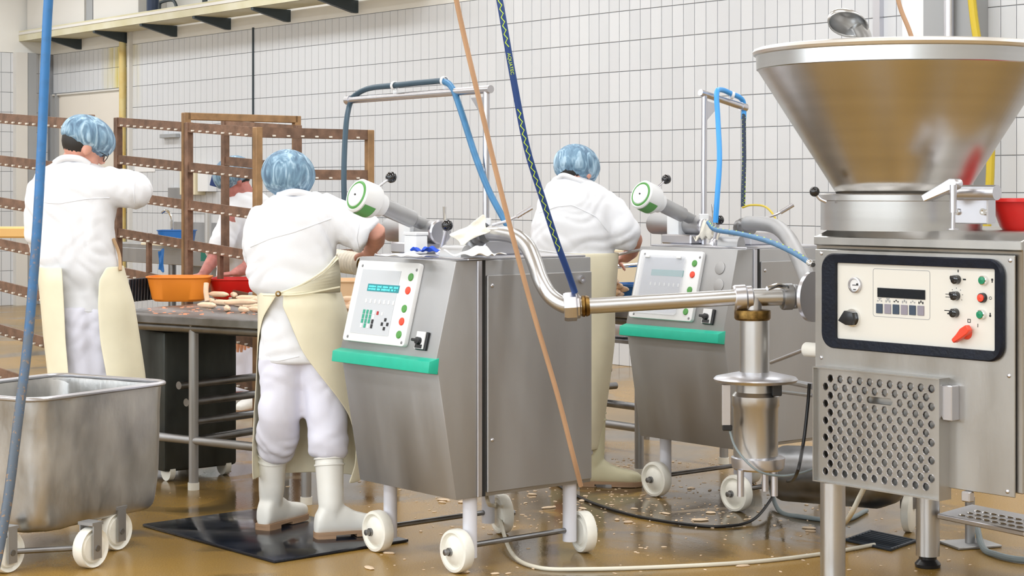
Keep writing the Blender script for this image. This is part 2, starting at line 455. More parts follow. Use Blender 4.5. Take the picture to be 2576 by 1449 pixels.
wall_left = tag(mb.build('wall_left', GROUT, smooth=0), 'white tiled side wall at the far left', kind='structure')
mb = MB(); mb.box((0, 0, 0), (.2, WALLY-YB, CEIL-TILETOP), RM @ Matrix.Translation((XL-.094, (WALLY+YB)/2, (CEIL+TILETOP)/2)))
mb.build('plaster_band', PLAST, wall_left, smooth=0)
TILEP = mat('tile_plain', (.62, .62, .60), .5, noise=.06, nscale=1)
mb = MB(); mb.box((0, 0, 0), (XR-XL, .2, CEIL), RM @ Matrix.Translation(((XL+XR)/2, YB-.1, CEIL/2)))
tag(mb.build('wall_front', TILEP, smooth=0), 'pale wall behind the camera', kind='structure')
mb = MB(); mb.box((0, 0, 0), (.2, WALLY-YB, CEIL), RM @ Matrix.Translation((XR+.1, (WALLY+YB)/2, CEIL/2)))
tag(mb.build('wall_right', TILEP, smooth=0), 'pale side wall to the right', kind='structure')
for k, wx in enumerate(FILLX):                    # frames added round the unseen fill lights
    mb = MB(); Mw = RM @ Matrix.Translation((wx, YB+.03, 2.75))
    for x, z, sx, sz in ((0, .9, 3.4, .1), (0, -.9, 3.4, .1), (-1.65, 0, .1, 1.9), (1.65, 0, .1, 1.9)): mb.box((x, 0, z), (sx, .08, sz), Mw)
    tag(mb.build('window_%d' % (k+1), DUCTW, smooth=0), 'white window frame in the wall behind the camera', kind='structure')
# door area on the rear wall
dx0, _ = wallhit(136, 400); dx1, _ = wallhit(313, 400); _, dtop = wallhit(313, 222)
# tiles: pitch 125 x 250 mm
def tile_mesh(w_, h_, nm):
    b = bmesh.new(); bmesh.ops.create_cube(b, size=1)
    for v in b.verts: v.co = Vector((v.co.x*w_, v.co.y*.008, v.co.z*h_))
    bmesh.ops.bevel(b, geom=[e for e in b.edges if all(v.co.y < 0 for v in e.verts)], offset=.002, segments=1, affect='EDGES')
    m_ = MB(); m_._merge(b); return m_.mesh(nm, smooth=0)
TM = tile_mesh(.1195, .2445, 'tile'); TM.materials.append(TILE)
rows = [(.1865-.25+.25*k) for k in range(0, 13)]
x_ref = -11.31
cols = []
k0 = math.ceil((XL-x_ref)/.125)
xx = x_ref+k0*.125
cand = []
while xx+.125 < XR:
    for z0 in rows:
        z1 = z0+.25
        lo, hi = max(z0, 0), min(z1, TILETOP)
        if hi-lo < .05: continue
        xc = xx+.0625
        if dx0-.02 < xc < dx1+.02 and (lo+hi)/2 < dtop+.02: continue
        p = R(xc, WALLY-.004, (lo+hi)/2)
        sx, sy = project(p) if p.y > 1 else (-9999, -9999)
        full = abs(hi-lo-.25) < .001
        vis = -10 < sx < 2590 and -40 < sy < 660 and full
        if 2105 < sx < 2440 and sy > 130: vis = False
        if 1950 < sx < 2560 and 150 < sy < 300 : vis = False
        if 1340 < sx < 1590 and sy > 460: vis = False
        if sx > 2060 and sy > 480 and sx < 2500: vis = False
        if 880 < sx < 1480 and sy > 640: vis = False
        cand.append((p.y if vis else 1e6, xc, lo, hi, full))
    xx += .125
cand.sort()
rest = MB()
for i, (d, xc, lo, hi, full) in enumerate(cand):
    if i < 300 and d < 1e5:
        o = link('tile', TM, None, wall_back); o.location = R(xc, WALLY-.004, (lo+hi)/2); o.rotation_euler = (0, 0, ROT)
    else:
        rest.box((0, 0, 0), (.1195, .008, hi-lo-.0055), RM @ Matrix.Translation((xc, WALLY-.004, (lo+hi)/2)))
rest.bm.verts.index_update()
o = rest.build('tile_field', TILE, wall_back, smooth=0); tag(o, kind='stuff')
# side wall tiles, the ones near the corner that the picture shows
nleft = 0
yy = WALLY-.14; restl = MB()
while yy > YB+.2:
    for z0 in rows:
        lo, hi = max(z0, 0), min(z0+.25, TILETOP)
        if hi-lo < .05: continue
        p = R(XL+.004, yy, (lo+hi)/2); sx, sy = project(p) if p.y > 1 else (-9999, 0)
        if 0 < sx < 150 and 100 < sy < 900 and hi-lo > .249 and nleft < 300:
            o = link('tile', TM, None, wall_left); o.location = p; o.rotation_euler = (0, 0, ROT+math.pi/2); nleft += 1
        else:
            restl.box((0, 0, 0), (.008, .1195, hi-lo-.0055), RM @ Matrix.Translation((XL+.004, yy, (lo+hi)/2)))
    yy -= .125
tag(restl.build('tile_field', TILE, wall_left, smooth=0), kind='stuff')
# door
door = thing('door_1', 'cream double door in the rear wall beside the stained pipe', 'door', R((dx0+dx1)/2, WALLY), ROT); tag(door, kind='structure'); del door['category']
dw = dx1-dx0
mb = MB(); mb.box((0, -.005, dtop/2), (dw, .02, dtop)); mb.build('door_recess', CREAMD, door, smooth=0)
lw = dw*.83/2
for k in range(2):
    mb = MB(); mb.box((dw/2-.03-lw*(k+.5), -.03, dtop/2-.02), (lw-.008, .04, dtop-.05), bev=.004); mb.build('door_leaf', CREAMD, door)
for xx_, ww in ((-dw/2+.03, .05), (-dw/2+.16, .05)):
    mb = MB(); mb.box((xx_, -.03, dtop/2), (ww, .05, dtop)); mb.build('jamb', GREYP, door)
mb = MB(); mb.box((dw/2-.01, -.03, dtop/2), (.02, .04, dtop)); mb.box((0, -.03, dtop-.01), (dw, .04, .02)); mb.build('frame', DUCTW, door)
# stained pipe, expansion joint strip, wall trim
px_, _ = wallhit(322, 200)
o = MB().tube([R(px_, WALLY-.07, 0), R(px_, WALLY-.07, 3.32)], .042, 12).build('stained_pipe', YPIPE)
tag(o, 'yellow rust-stained drain pipe running up the wall beside the cream door', 'pipe')
px2, _ = wallhit(331, 200)
mb = MB(); mb.box((0, 0, 0), (.05, .05, 3.9), RM @ Matrix.Translation((px2+.02, WALLY-.03, 1.95)))
tag(mb.build('trim_1', DUCTW), 'pale vertical strip beside the stained pipe', kind='structure')
px3, _ = wallhit(640, 150)
mb = MB(); mb.box((0, 0, 0), (.022, .02, 3.2), RM @ Matrix.Translation((px3, WALLY-.012, 1.6)))
tag(mb.build('trim_2', BRK), 'dark vertical expansion joint in the tiled wall', kind='structure')
px4, _ = wallhit(2217, 50)
mb = MB(); mb.box((0, 0, 0), (.06, .05, CEIL), RM @ Matrix.Translation((px4, WALLY-.03, CEIL/2)))
tag(mb.build('trim_3', SILV), 'steel corner strip on the tiled wall above the hopper', kind='structure')
for k, (pxa, w_, m_) in enumerate(((47, .16, DUCTW), (72, .12, GREYP))):
    p = hit(pxa, 300, R(XL, 0), XA); yq = p.dot(YA)
    mb = MB(); mb.box((0, 0, 0), (.1, w_, TILETOP), RM @ Matrix.Translation((XL+.05, yq, TILETOP/2)))
    tag(mb.build('trim_%d' % (4+k), m_), ('white' if k == 0 else 'grey')+' vertical duct on the side wall', kind='structure')

# ---- cable tray with brackets, boxed duct above it
TY = WALLY-.46
def trayx(px, py): return hit(px, py, R(0, TY), YA).dot(XA)
tx0 = trayx(15, 100); tx1 = trayx(1000, 0)
tray = thing('cable_tray', 'cream cable tray hung on slate brackets under the ceiling', 'cable tray', R(tx0, TY, 3.40), ROT)
mb = MB(); mb.box(((tx1-tx0)/2, 0, .0), (tx1-tx0, .02, .13)); mb.box(((tx1-tx0)/2, .2, -.055), (tx1-tx0, .4, .02))
mb.build('channel', TRAYM, tray)
mb = MB(); mb.box(((tx1-tx0)/2, -.012, .03), (tx1-tx0, .012, .03)); mb.build('lip', DUCTW, tray)
for pxb, pyb in ((205, 101), (325, 85), (445, 70), (580, 48), (730, 26), (900, 5)):
    bx_, _ = wallhit(pxb, pyb)
    mb = MB()
    mb.prism([(0, -.065), (.46, -.065), (.46, -.19), (.40, -.19), (0, -.09)], -.025, .025, lambda a, b, d, bx_=bx_: Vector((bx_-tx0+d, a, b)))
    mb.build('bracket', BRK, tray)
tag(tray, None)
o2 = thing('boxed_duct', 'large white boxed duct standing on the cable tray at the upper left', 'duct', R(trayx(55, 50), TY+.05, 3.47), ROT)
dlen = trayx(330, 30)-trayx(55, 50)
seg = trayx(198, 40)-trayx(55, 50)
mb = MB(); mb.box((seg/2, .2, .5), (seg-.01, .36, 1.0), bev=.005); mb.build('panel', DUCTW, o2)
mb = MB(); mb.box((seg+.1, .21, .5), (.16, .34, 1.0)); mb.build('joint_strip', GREYP, o2)
mb = MB(); mb.box(((seg+.2+dlen)/2, .22, .5), (dlen-seg-.2, .36, 1.0), bev=.005); mb.build('panel', DUCTW, o2)
pp = R(trayx(30, 50), TY+.0, 0)
mb = MB(); mb.box((0, .1, 0), (.3, .2, 1.1), RM @ Matrix.Translation((trayx(31, 50), TY, 3.92)))
tag(mb.build('hanger_post', OLIVE), 'olive grey hanger post at the left end of the cable tray', 'post')
for i, (pxa, w_) in enumerate(((355, .07), (485, .03))):
    x_ = trayx(pxa, 10)
    mb = MB(); mb.tube([R(x_, TY+.15, 3.36), R(x_, TY+.15, CEIL)], w_, 10)
    tag(mb.build('hanging_conduit', HOSEN if i == 0 else BRK), ('thick dark blue conduit rising from the cable tray', 'thin slate conduit rising from the cable tray')[i], 'conduit')
x_ = trayx(382, 25); x2_ = trayx(415, 15)
mb = MB(); mb.tube(spline([R(x_, TY+.1, 3.4), R(x_, TY+.1, 3.52), R(x_+.04, TY+.1, 3.56), R(x2_, TY+.1, 3.56), R(x2_+.1, TY+.1, 3.46)], 5), .018, 8)
tag(mb.build('bent_conduit', BRK), 'small bent black conduit on top of the cable tray', 'conduit')

# ---- wall fittings at the upper right, behind the hopper
cx0, _ = wallhit(2362, 50); cx1, _ = wallhit(2422, 50); cx2, _ = wallhit(2488, 440)
mb = MB(); mb.box((0, 0, 0), (cx2-cx0, .16, CEIL), RM @ Matrix.Translation(((cx0+cx2)/2, WALLY-.09, CEIL/2)))
tag(mb.build('wall_column', GREYP), 'grey painted steel column on the tiled wall behind the hopper', 'column')
bx0, bz0 = wallhit(2300, 88)
mb = MB(); mb.box((0, 0, 0), (cx0-bx0-.01, .14, 1.5), RM @ Matrix.Translation(((cx0+bx0)/2, WALLY-.08, bz0+.55)), bev=.01)
tag(mb.build('wall_box', WHITEP), 'white switch cabinet on the tiled wall above the hopper', 'cabinet')
xq, _ = wallhit(2437, 50)
mb = MB(); mb.tube([R(xq, WALLY-.22, 1.3), R(xq, WALLY-.22, CEIL)], .035, 12)
tag(mb.build('wall_pipe', SILV), 'vertical steel pipe in front of the grey wall column', 'pipe')
mb = MB(); pts = []
for px, py in ((2440, -60), (2450, 40), (2462, 120), (2480, 240), (2492, 340), (2492, 420), (2488, 500), (2480, 620)):
    x_, z_ = wallhit(px, py, WALLY-.24); pts.append(R(x_, WALLY-.24, z_))
mb.tube(spline(pts, 6), .028, 10)
tag(mb.build('yellow_hose', HOSEY), 'yellow hose hanging down the grey wall column', 'hose')

# ================================================================== PORTIONING MACHINES (two alike)
L1 = Vector((-.161, 6.95, 0))
M1 = Matrix.Translation(L1) @ RM
M1i = M1.inverted()
def loc1(px, py, p0, n):                       # picture point on a plane of the first machine -> machine frame
    return M1i @ hit(px, py, M1 @ Vector(p0), M1.to_3x3() @ Vector(n))
FY = Vector((0, .095, .367)).normalized()
FZ = Vector((0, -FY.z, FY.y))
FO = Vector((0, -.2, .82))
FM = Matrix((( 1, 0, 0, FO.x), (0, FY.y, FZ.y, FO.y), (0, FY.z, FZ.z, FO.z), (0, 0, 0, 1)))   # face frame: a right, b up-slope, c out
def fp(px, py, c=0.):
    p = loc1(px, py, FO+FZ*c, FZ)-FO
    return p.x, p.dot(FY)
def fbox(mb, a, b, w_, h_, c0, c1, bev=0.): mb.box((a, b, (c0+c1)/2), (w_, h_, c1-c0), FM, bev); return mb
def fpoly(mb, poly, c0, c1): mb.prism(poly, c0, c1, lambda a, b, d: FM @ Vector((a, b, d))); return mb
BX0, BX1 = -.585, .05
PROF = [(.578, .285), (.578, 1.187), (-.105, 1.187), (-.2, .82), (-.105, .285)]

def caster(name_parent, x, y, sx, ang, leg_to=.30):
    """leg with a fixed nylon wheel beside it, in machine coordinates"""
    mb = MB(); mb.tube([(x, y, .05), (x, y, leg_to)], .028, 16); mb.build('leg', LEGW, name_parent)
    ax = Vector((math.cos(ang), math.sin(ang), 0))
    c = Vector((x, y, .083))+ax*.062
    prof = [(.012, -.02), (.05, -.024), (.062, -.012), (.07, -.024), (.080, -.022), (.083, -.014), (.083, .014), (.080, .022), (.070, .024), (.062, .010), (.05, .022), (.02, .034), (.012, .034)]
    mb = MB(); mb.lathe(prof, c, ax, 32, cap=True); wh = mb.build('wheel', CREAMP, name_parent)
    mb = MB(); mb.lathe([(.016, .03), (.016, .043), (.012, .043), (.012, .06), (.006, .062)], c, ax, 10, cap=True); mb.build('axle_nut', STEELD, wh)

def build_machine(label, group, origin, first):
    t = thing('portioning_machine', label, 'machine', origin, ROT, group)
    # sheet-metal body with the folded front
    mb = MB(); mb.prism([(b, c) for b, c in PROF], BX0, BX1, lambda a, b, d: Vector((d, a, b))); mb.bevel(.006, 2)
    mb.build('body', STEEL, t)
    # side: corner strip and the hinged side panel with screws
    mb = MB(); mb.box((BX1+.004, .004, .737), (.008, .022, .90), bev=.002); mb.build('corner_strip', SILV, t)
    mb = MB(); mb.box((BX1+.002, .027, .737), (.004, .012, .90)); mb.build('panel_gap', HOLE, t)
    mb = MB(); mb.box((BX1+.006, .305, .715), (.012, .535, .83), bev=.003); sp = mb.build('side_panel', STEEL, t)
    for y, z in ((.06, 1.09), (.06, .50)):
        mb = MB(); mb.sphere((BX1+.013, y, z), .008, .6, 1, 1, u=10, v=6); mb.build('screw', SILV, sp)
    mb = MB(); mb.lathe([(.016, 0), (.016, .012), (.008, .012), (.008, .004), (0, .004)], (BX1+.012, .515, 1.10), (1, 0, 0), 16); mb.build('lock', SILV, sp)
    # green bumper bar
    mb = MB(); mb.prism([(-.187, .827), (-.235, .815), (-.240, .772), (-.195, .765)], BX0-.004, BX1+.004, lambda a, b, d: Vector((d, a, b))); mb.bevel(.004, 2)
    mb.build('bumper_bar', GREENB, t)
    # control panel on the sloping front
    q = [fp(*p) for p in ((912, 655), (1067, 667), (1026, 876), (872, 856))]
    w_ = (abs(q[1][0]-q[0][0])+abs(q[2][0]-q[3][0]))/2; h_ = (abs(q[0][1]-q[3][1])+abs(q[1][1]-q[2][1]))/2
    ca = sum(p[0] for p in q)/4; cb = sum(p[1] for p in q)/4
    mb = MB(); fpoly(mb, rrect(w_, h_, .014, 4, ca, cb), 0, .020); mb.bevel(.004, 2, .8); cp = mb.build('control_panel', WHITEP, t)
    q = [fp(*p) for p in ((920.7, 679.5), (1020, 685.7), (986.6, 848.4), (893.4, 839.8))]
    ma, mbb = sum(p[0] for p in q)/4, sum(p[1] for p in q)/4
    mw = (abs(q[1][0]-q[0][0])+abs(q[2][0]-q[3][0]))/2; mh = (abs(q[0][1]-q[3][1])+abs(q[1][1]-q[2][1]))/2
    mb = MB(); fbox(mb, ma, mbb, mw, mh, .018, .0215); mb.build('keypad', MEMB, cp)
    q = [fp(*p, .02) for p in ((927.5, 713), (1005, 721.7), (1002.7, 737), (925.7, 730.4))]
    la, lb = sum(p[0] for p in q)/4, sum(p[1] for p in q)/4; lw_ = abs(q[1][0]-q[0][0]); lh_ = abs(q[0][1]-q[3][1])*1.05
    mb = MB(); fbox(mb, la, lb, lw_, lh_, .021, .0228); mb.build('display', LCD if first else LCDP, cp)
    if first:
        mb = MB(); rnd = random.Random(3)
        for r_, words in enumerate(((7, 4, 5, 3, 4), (7, 3, 8, 2, 1))):
            x = la-lw_*.45
            for wd in words:
                for _ in range(wd):
                    hh = lh_*(.16+.1*rnd.random())
                    fbox(mb, x, lb+lh_*(.16-.36*r_), lw_/40, hh, .0228, .0232); x += lw_/29
                x += lw_/29*1.1
        mb.build('display_text', LCDT, cp)
    k0, k1 = fp(922.7, 756.5, .02), fp(990.8, 762.7, .02)
    for i in range(7):
        f = i/6; a, b = k0[0]+(k1[0]-k0[0])*f, k0[1]+(k1[1]-k0[1])*f
        mb = MB(); fbox(mb, a, b, .010, .015, .021, .024); mb.build('key', KEYW, cp)
    if first:
        g0, g1, g2 = fp(917, 783.8, .02), fp(934, 785, .02), fp(911, 818.6, .02)
        for r_ in range(4):
            for c_ in range(4):
                a = g0[0]+(g1[0]-g0[0])*c_/2; b = g0[1]+(g2[1]-g0[1])*r_/3
                m_ = KEYG
                if c_ == 3: m_ = KEYW if r_ < 2 else BLACK
                if r_ == 3 and c_ in (0, 2): m_ = KEYW
                mb = MB(); fbox(mb, a, b, .0125, .0165, .021, .0235); mb.build('key', m_, cp)
        for p in ((970.4, 805), (961.7, 815.6), (975.4, 816.6), (966.7, 827.3)):
            a, b = fp(*p, .02); mb = MB(); fbox(mb, a, b, .0125, .0135, .021, .0235); k_ = mb.build('arrow_key', BLACK, cp)
        a, b = fp(951, 788, .02); mb = MB(); fbox(mb, a, b, .012, .014, .021, .0235); mb.build('key', KEYR, cp)
        for p in ((941, 786), (962, 790)):
            a, b = fp(*p, .02); mb = MB(); fbox(mb, a, b, .010, .012, .021, .0232); mb.build('key', KEYW, cp)
    else:
        mb = MB(); fpoly(mb, rrect(mw+.03, mh+.02, .012, 4, ma, mbb), .028, .031); mb.build('clear_cover', GLASSY, cp)
        for sx in (-.4, .4):
            mb = MB(); fbox(mb, ma+sx*mw, mbb+mh/2+.002, .03, .012, .028, .036, .002); mb.build('hinge', WHITEP, cp)
    for (p, m_) in (((1034.3, 697.4), BTNG), ((1026.8, 731), BTNR), ((1017.6, 776.9), BTNG), ((1011, 809), BTNR), ((1004, 842), BTNG)):
        a, b = fp(*p, .02); c = FM @ Vector((a, b, .02))
        mb = MB(); mb.lathe([(.0155, -.003), (.0155, .003), (.0135, .005), (.001, .0055)], c, FZ, 20, cap=True); mb.build('button', m_, cp)
    for p in ((912.8, 668.3), (1048.7, 679.5), (874.8, 846), (1010, 862)):
        a, b = fp(*p, .02); c = FM @ Vector((a, b, .02))
        mb = MB(); mb.lathe([(.006, -.002), (.006, .001), (.001, .002)], c, FZ, 10, cap=True); mb.build('screw', STEELD, cp)
    # rotary main switch
    a, b = fp(1065, 857.6)
    mb = MB(); fbox(mb, a+.004, b-.002, .062, .070, 0, .012, .002); sw = mb.build('main_switch', BLACK, t)
    mb = MB(); fbox(mb, a-.002, b, .054, .066, .012, .016); mb.build('switch_plate', WHITEP, sw)
    c = FM @ Vector((a-.004, b-.004, .016))
    mb = MB(); mb.lathe([(.015, 0), (.014, .014), (.001, .016)], c, FZ, 16, cap=True); fbox(mb, a-.014, b-.002, .048, .011, .018, .032, .002)
    fbox(mb, a-.002, b-.024, .04, .014, .016, .02); mb.build('switch_knob', BLACK, sw)
    if not first:
        for px, py in ((1100, 712), (1094, 764)):
            a, b = fp(px, py); c = FM @ Vector((a, b, 0))
            mb = MB(); mb.lathe([(.030, -.001), (.030, .003), (.027, .004), (.001, .004)], c, FZ, 24, cap=True); mb.build('blanking_disc', STEEL, t)
    # legs, wheels, axle bars
    ang = math.radians(188)
    caster(t, 0, 0, 1, ang+math.pi/2-math.radians(8)); caster(t, -.52, 0, 1, ang+math.pi/2-math.radians(8))
    caster(t, 0, .508, 1, math.radians(75)); caster(t, -.52, .508, 1, math.radians(75))
    for x in (0, -.52):
        mb = MB(); mb.tube([(x, .0, .095), (x, .508, .095)], .011, 10); mb.build('axle_bar', STEELD, t)
    # top plate and linking drive
    mb = MB(); mb.box((-.27, .26, 1.191), (.62, .60, .010), bev=.003); mb.build('top_plate', SILV, t)
    return t
m1 = build_machine('grey steel portioning machine with lit teal display in the foreground', 'sausage portioning machines', L1, True)
L2 = L1+Vector((1.225, 1.315, 0))
m2 = build_machine('grey steel portioning machine with clear panel cover, behind the hanging valve unit', 'sausage portioning machines', L2, False)

def top_parts(t, off, first):
    """linking head, drive motor, levers and pipe union on the machine top; picture coordinates are those of the first machine"""
    def T(px, py, Y): return P(px, py, Y)+off
    W = dict(parent=t, world=True)
    # linking head: white disc housing on an inclined tube
    A, B = T(912, 497, 7.25), T(1080, 570, 7.46)
    ax = (B-A).normalized()
    mb = MB(); mb.lathe([(.001, -.037), (.046, -.037), (.049, -.034), (.050, -.02)], A, ax, 32); mb.build('disc_face', WHITEP, **W)
    mb = MB(); mb.lathe([(.049, -.034), (.054, -.036), (.059, -.032), (.059, .0), (.049, .0)], A, ax, 36, closed=True); mb.build('disc_ring', DISC, **W)
    mb = MB(); mb.lathe([(.058, -.030), (.064, -.033), (.070, -.026), (.071, .045), (.066, .058), (.050, .068), (.046, .10), (.042, .105)], A, ax, 36, cap=True); mb.build('head_housing', WHITEP, **W)
    mb = MB(); mb.lathe([(.004, -.041), (.004, -.036), (.001, -.035)], A, ax, 8, cap=True); mb.build('disc_bolt', BLACK, **W)
    s = A+ax*.02-Vector((0, 0, .072)); 
    mb = MB(); mb.lathe([(.0722, -.02), (.0722, .035)], A, ax, 40)
    # keep only the lower quarter as the green marking band
    dl = [f for f in mb.bm.faces if (f.calc_center_median()-A).dot(Vector((.25, -.35, -.9))) < .058]
    bmesh.ops.delete(mb.bm, geom=dl, context='FACES'); mb.build('marking_band', DISC, **W)
    mb = MB(); mb.lathe([(.036, .09), (.036, .26), (.026, .27), (.026, .34), (.016, .36)], A, ax, 28, cap=True); mb.build('inclined_tube', STEEL, **W)
    s = A+ax*.06+Vector((0, 0, .05))
    e = T(984, 446, 7.35)
    mb = MB(); mb.tube([s, e], .005, 8); lv = mb.build('lever', SILV, **W)
    mb = MB(); mb.sphere(e, .0235); mb.build('ball_knob', BLACKG, **W)
    # drive motor lying across the top
    A2, B2 = T(985, 577, 7.75), T(1108, 584, 7.38)
    ax2 = (B2-A2).normalized(); ln = (B2-A2).length
    mb = MB(); mb.lathe([(.045, -.01), (.052, 0), (.052, ln*.45), (.046, ln*.46), (.046, ln), (.040, ln+.004)], A2, ax2, 28, cap=True); mb.build('drive_motor', STEEL, **W)
    mb = MB(); mb.lathe([(.047, ln*.95), (.05, ln*.96), (.05, ln), (.044, ln+.006), (.001, ln+.006)], A2, ax2, 28, cap=False); mb.build('motor_cap', SILV, **W)
    # white clamp bracket round motor and tube
    c = T(1030, 582, 7.52)
    mb = MB(); mb.box((0, 0, 0), (.085, .06, .14), Matrix.Translation(c) @ RM, bev=.012, seg=2); br = mb.build('clamp_bracket', WHITEP, **W)
    for k in (-.018, .018):
        mb = MB(); mb.sphere(c+Vector((k, -.045, .055)), .006, u=8, v=6); mb.build('bracket_screw', BLACK, parent=br, world=True)
    # gearbox block that the motor sits on
    c = T(1045, 622, 7.45); 
    mb = MB(); mb.box((0, 0, 0), (.20, .11, .045), Matrix.Translation(Vector((c.x, c.y, 1.196+.0225))) @ RM, bev=.006); mb.build('gearbox', SILV, **W)
    # second lever with ball, upright handle
    e = T(1125, 567, 7.18); s = T(1108, 615, 7.2); s.z = 1.2
    mb = MB(); mb.lathe([(.022, 0), (.018, .02), (.008, .03), (.008, (e-s).length)], s, e-s, 16, cap=True); mb.build('lever', SILV, **W)
    mb = MB(); mb.sphere(e, .0235); mb.build('ball_knob', BLACKG, **W)
    s = T(1118, 600, 7.3); s.z = 1.2
    mb = MB(); mb.tube([s, T(1119, 545, 7.3), T(1118, 520, 7.3)], [.007, .007, .009], 10); mb.build('handle_pin', CHROME, **W)
    # half-round cover and outlet box on the top
    c = T(1148, 640, 7.05); c.z = 1.196
    mb = MB(); mb.lathe([(.046, -.05), (.046, .05), (.001, .05)], c, R(-1, -.35, 0)*-1, 28, cap=True)
    mb.build('round_cover', STEEL, **W)
    c = T(1245, 626, 7.3); c.z = 1.196+.03
    mb = MB(); mb.box((0, 0, 0), (.14, .22, .06), Matrix.Translation(c) @ RM, bev=.006); mb.build('outlet_box', SILV, **W)
    # union nut and its handle
    A3 = T(1195, 588, 7.22); d3 = (T(1260, 590, 7.08)-A3).normalized()
    mb = MB(); mb.lathe([(.034, -.02), (.034, .0), (.043, .004), (.043, .016), (.038, .02), (.045, .026), (.047, .05), (.040, .056), (.036, .06), (.034, .07)], A3, d3, 28, cap=True); mb.build('union_nut', STEELD, **W)
    mb = MB(); mb.tube(spline([T(1238, 566, 7.12), T(1275, 556, 7.1), T(1300, 545, 7.1)], 4), .006, 8)
    mb.tube([T(1300, 545, 7.1), T(1338, 522, 7.1)], .010, 10); mb.build('union_handle', SILV, **W)
    mb = MB(); c = A3-d3*.02; mb.tube([c, Vector((c.x, c.y, 1.19))], .026, 16); mb.build('pipe_riser', STEEL, **W)
top_parts(m1, Vector((0, 0, 0)), True)
top_parts(m2, L2-L1, False)

# ---- gallows with draped hoses over both machines
def gallows(label, base, top, tip, flag):
    t = thing('hose_gallows', label, 'hose stand', base, 0, 'hose gallows on the portioning machines')
    mb = MB(); mb.tube([base, top], .014, 14); mb.build('post', SILV, t, True)
    mb = MB(); d = (tip-top).normalized(); mb.tube([top-d*.03, tip], .0165, 14); mb.tube([tip-d*.025, tip+d*.01], .021, 14); mb.build('arm', SILV, t, True)
    mb = MB(); a = top-Vector((0, 0, .03)); mb.prism([(0, 0), (.11, 0), (0, -.11)], -.003, .003, lambda x, y, z: a+d*x+Vector((0, 0, y))+d.cross(Vector((0, 0, 1)))*z)
    mb.build('gusset', SILV, t, True)
    c = base+Vector((0, 0, .13)); mb = MB(); mb.box(c, (.045, .05, .03), bev=.004); mb.build('clamp', WHITEP, t, True)
    return t
gb = P(1222, 600, 7.4); gb.z = 1.196
g1 = gallows('steel hose gallows with a long arm on the foreground portioning machine', gb, P(1224, 225, 7.4), P(876, 252, 8.3), 1)
gb2 = P(1770, 600, 8.7); gb2.z = 1.196
g2 = gallows('steel hose gallows with a short arm on the farther portioning machine', gb2, P(1772, 236, 8.7), P(1872, 270, 8.9), 2)
# hose over the long arm: slate part, then blue part
pts = spline([P(868, 560, 8.05), P(865, 440, 8.1), P(870, 320, 8.2), P(880, 262, 8.28), P(893, 240, 8.25), P(930, 222, 8.15), P(1000, 214, 7.95), P(1080, 206, 7.75), P(1115, 205, 7.66),
              P(1138, 222, 7.6), P(1160, 280, 7.52), P(1195, 390, 7.4), P(1230, 480, 7.3), P(1268, 552, 7.22), P(1290, 590, 7.2)], 6)
t = thing('draped_hose', 'slate and blue hose draped over the long gallows arm of the foreground machine', 'hose', pts[0])
k = 6*8
mb = MB(); mb.tube(pts[:k+1], .0125, 12); mb.build('slate_section', HOSEG, t, True)
mb = MB(); mb.tube(pts[k:], .0135, 12); mb.build('blue_section', HOSEB, t, True)
for px, py, Y in ((993, 225, 7.97), (1118, 213, 7.66)):
    c = P(px, py, Y); mb = MB(); mb.lathe([(.016, -.007), (.020, -.007), (.020, .007), (.016, .007)], c+Vector((0, 0, .016)), (P(1118, 205, 7.66)-P(993, 214, 7.97)), 18, closed=True)
    mb.box(c-Vector((0, 0, .012)), (.014, .012, .03)); mb.build('cable_tie', WHITEP, t, True)
pts = spline([P(1800, 560, 8.45), P(1804, 500, 8.45), P(1810, 400, 8.5), P(1806, 300, 8.6), P(1803, 235, 8.65), P(1815, 226, 8.72), P(1840, 236, 8.8), P(1862, 246, 8.87), P(1871, 262, 8.9), P(1871, 300, 8.9)], 6)
t = thing('draped_hose', 'bright blue hose looped over the short gallows arm of the farther machine', 'hose', pts[0])
mb = MB(); mb.tube(pts, .0125, 12); mb.build('blue_section', HOSEL, t, True)
mb = MB(); q = [P(1871, 285, 8.9), P(1872, 400, 8.85), P(1869, 520, 8.8)]; mb.tube(q, .0105, 12); mb.build('striped_section', HOSEN, t, True)
mb = MB(); z = []
for i in range(40):
    c = P(1871, 290+i*5.8, 8.9-.1*i/40-.0); z.append(c+Vector((.007*(1 if i % 2 else -1), -.0095, 0)))
mb.tube(z, .0022, 5); mb.build('zigzag_stripe', YGREEN, t, True)
for px, py, Y in ((1803, 232, 8.68), (1842, 240, 8.8)):
    c = P(px, py, Y); mb = MB(); mb.lathe([(.015, -.007), (.019, -.007), (.019, .007), (.015, .007)], c, (1, .2, -.3), 16, closed=True); mb.build('cable_tie', WHITEP, t, True)
# two-tone braided hose from the farther machine down to the vacuum filler
pts = spline([P(1782, 560, 8.5), P(1800, 578, 8.35), P(1860, 588, 8.0), P(1930, 606, 7.5), P(1990, 632, 7.1), P(2036, 660, 6.85)], 8)
t = thing('braided_hose', 'blue and green braided hose sloping to the vacuum filler', 'hose', pts[0])
mb = MB(); mb.tube(pts, .011, 12); mb.build('hose_body', HOSEB, t, True)
mb = MB(); z = []
for i, p in enumerate(pts[:-2]):
    z.append(p+Vector((0, -.006, .008*(1 if i % 2 else -.3)))+Vector((0, -.004, .002)))
mb.tube(z, .003, 5); mb.build('zigzag_stripe', YGREEN, t, True)
e = (pts[-1]-pts[-3]).normalized()
mb = MB(); mb.lathe([(.013, 0), (.013, .03), (.009, .035), (.009, .05)], pts[-1], e, 14, cap=True); mb.build('end_fitting', CHROME, t, True)

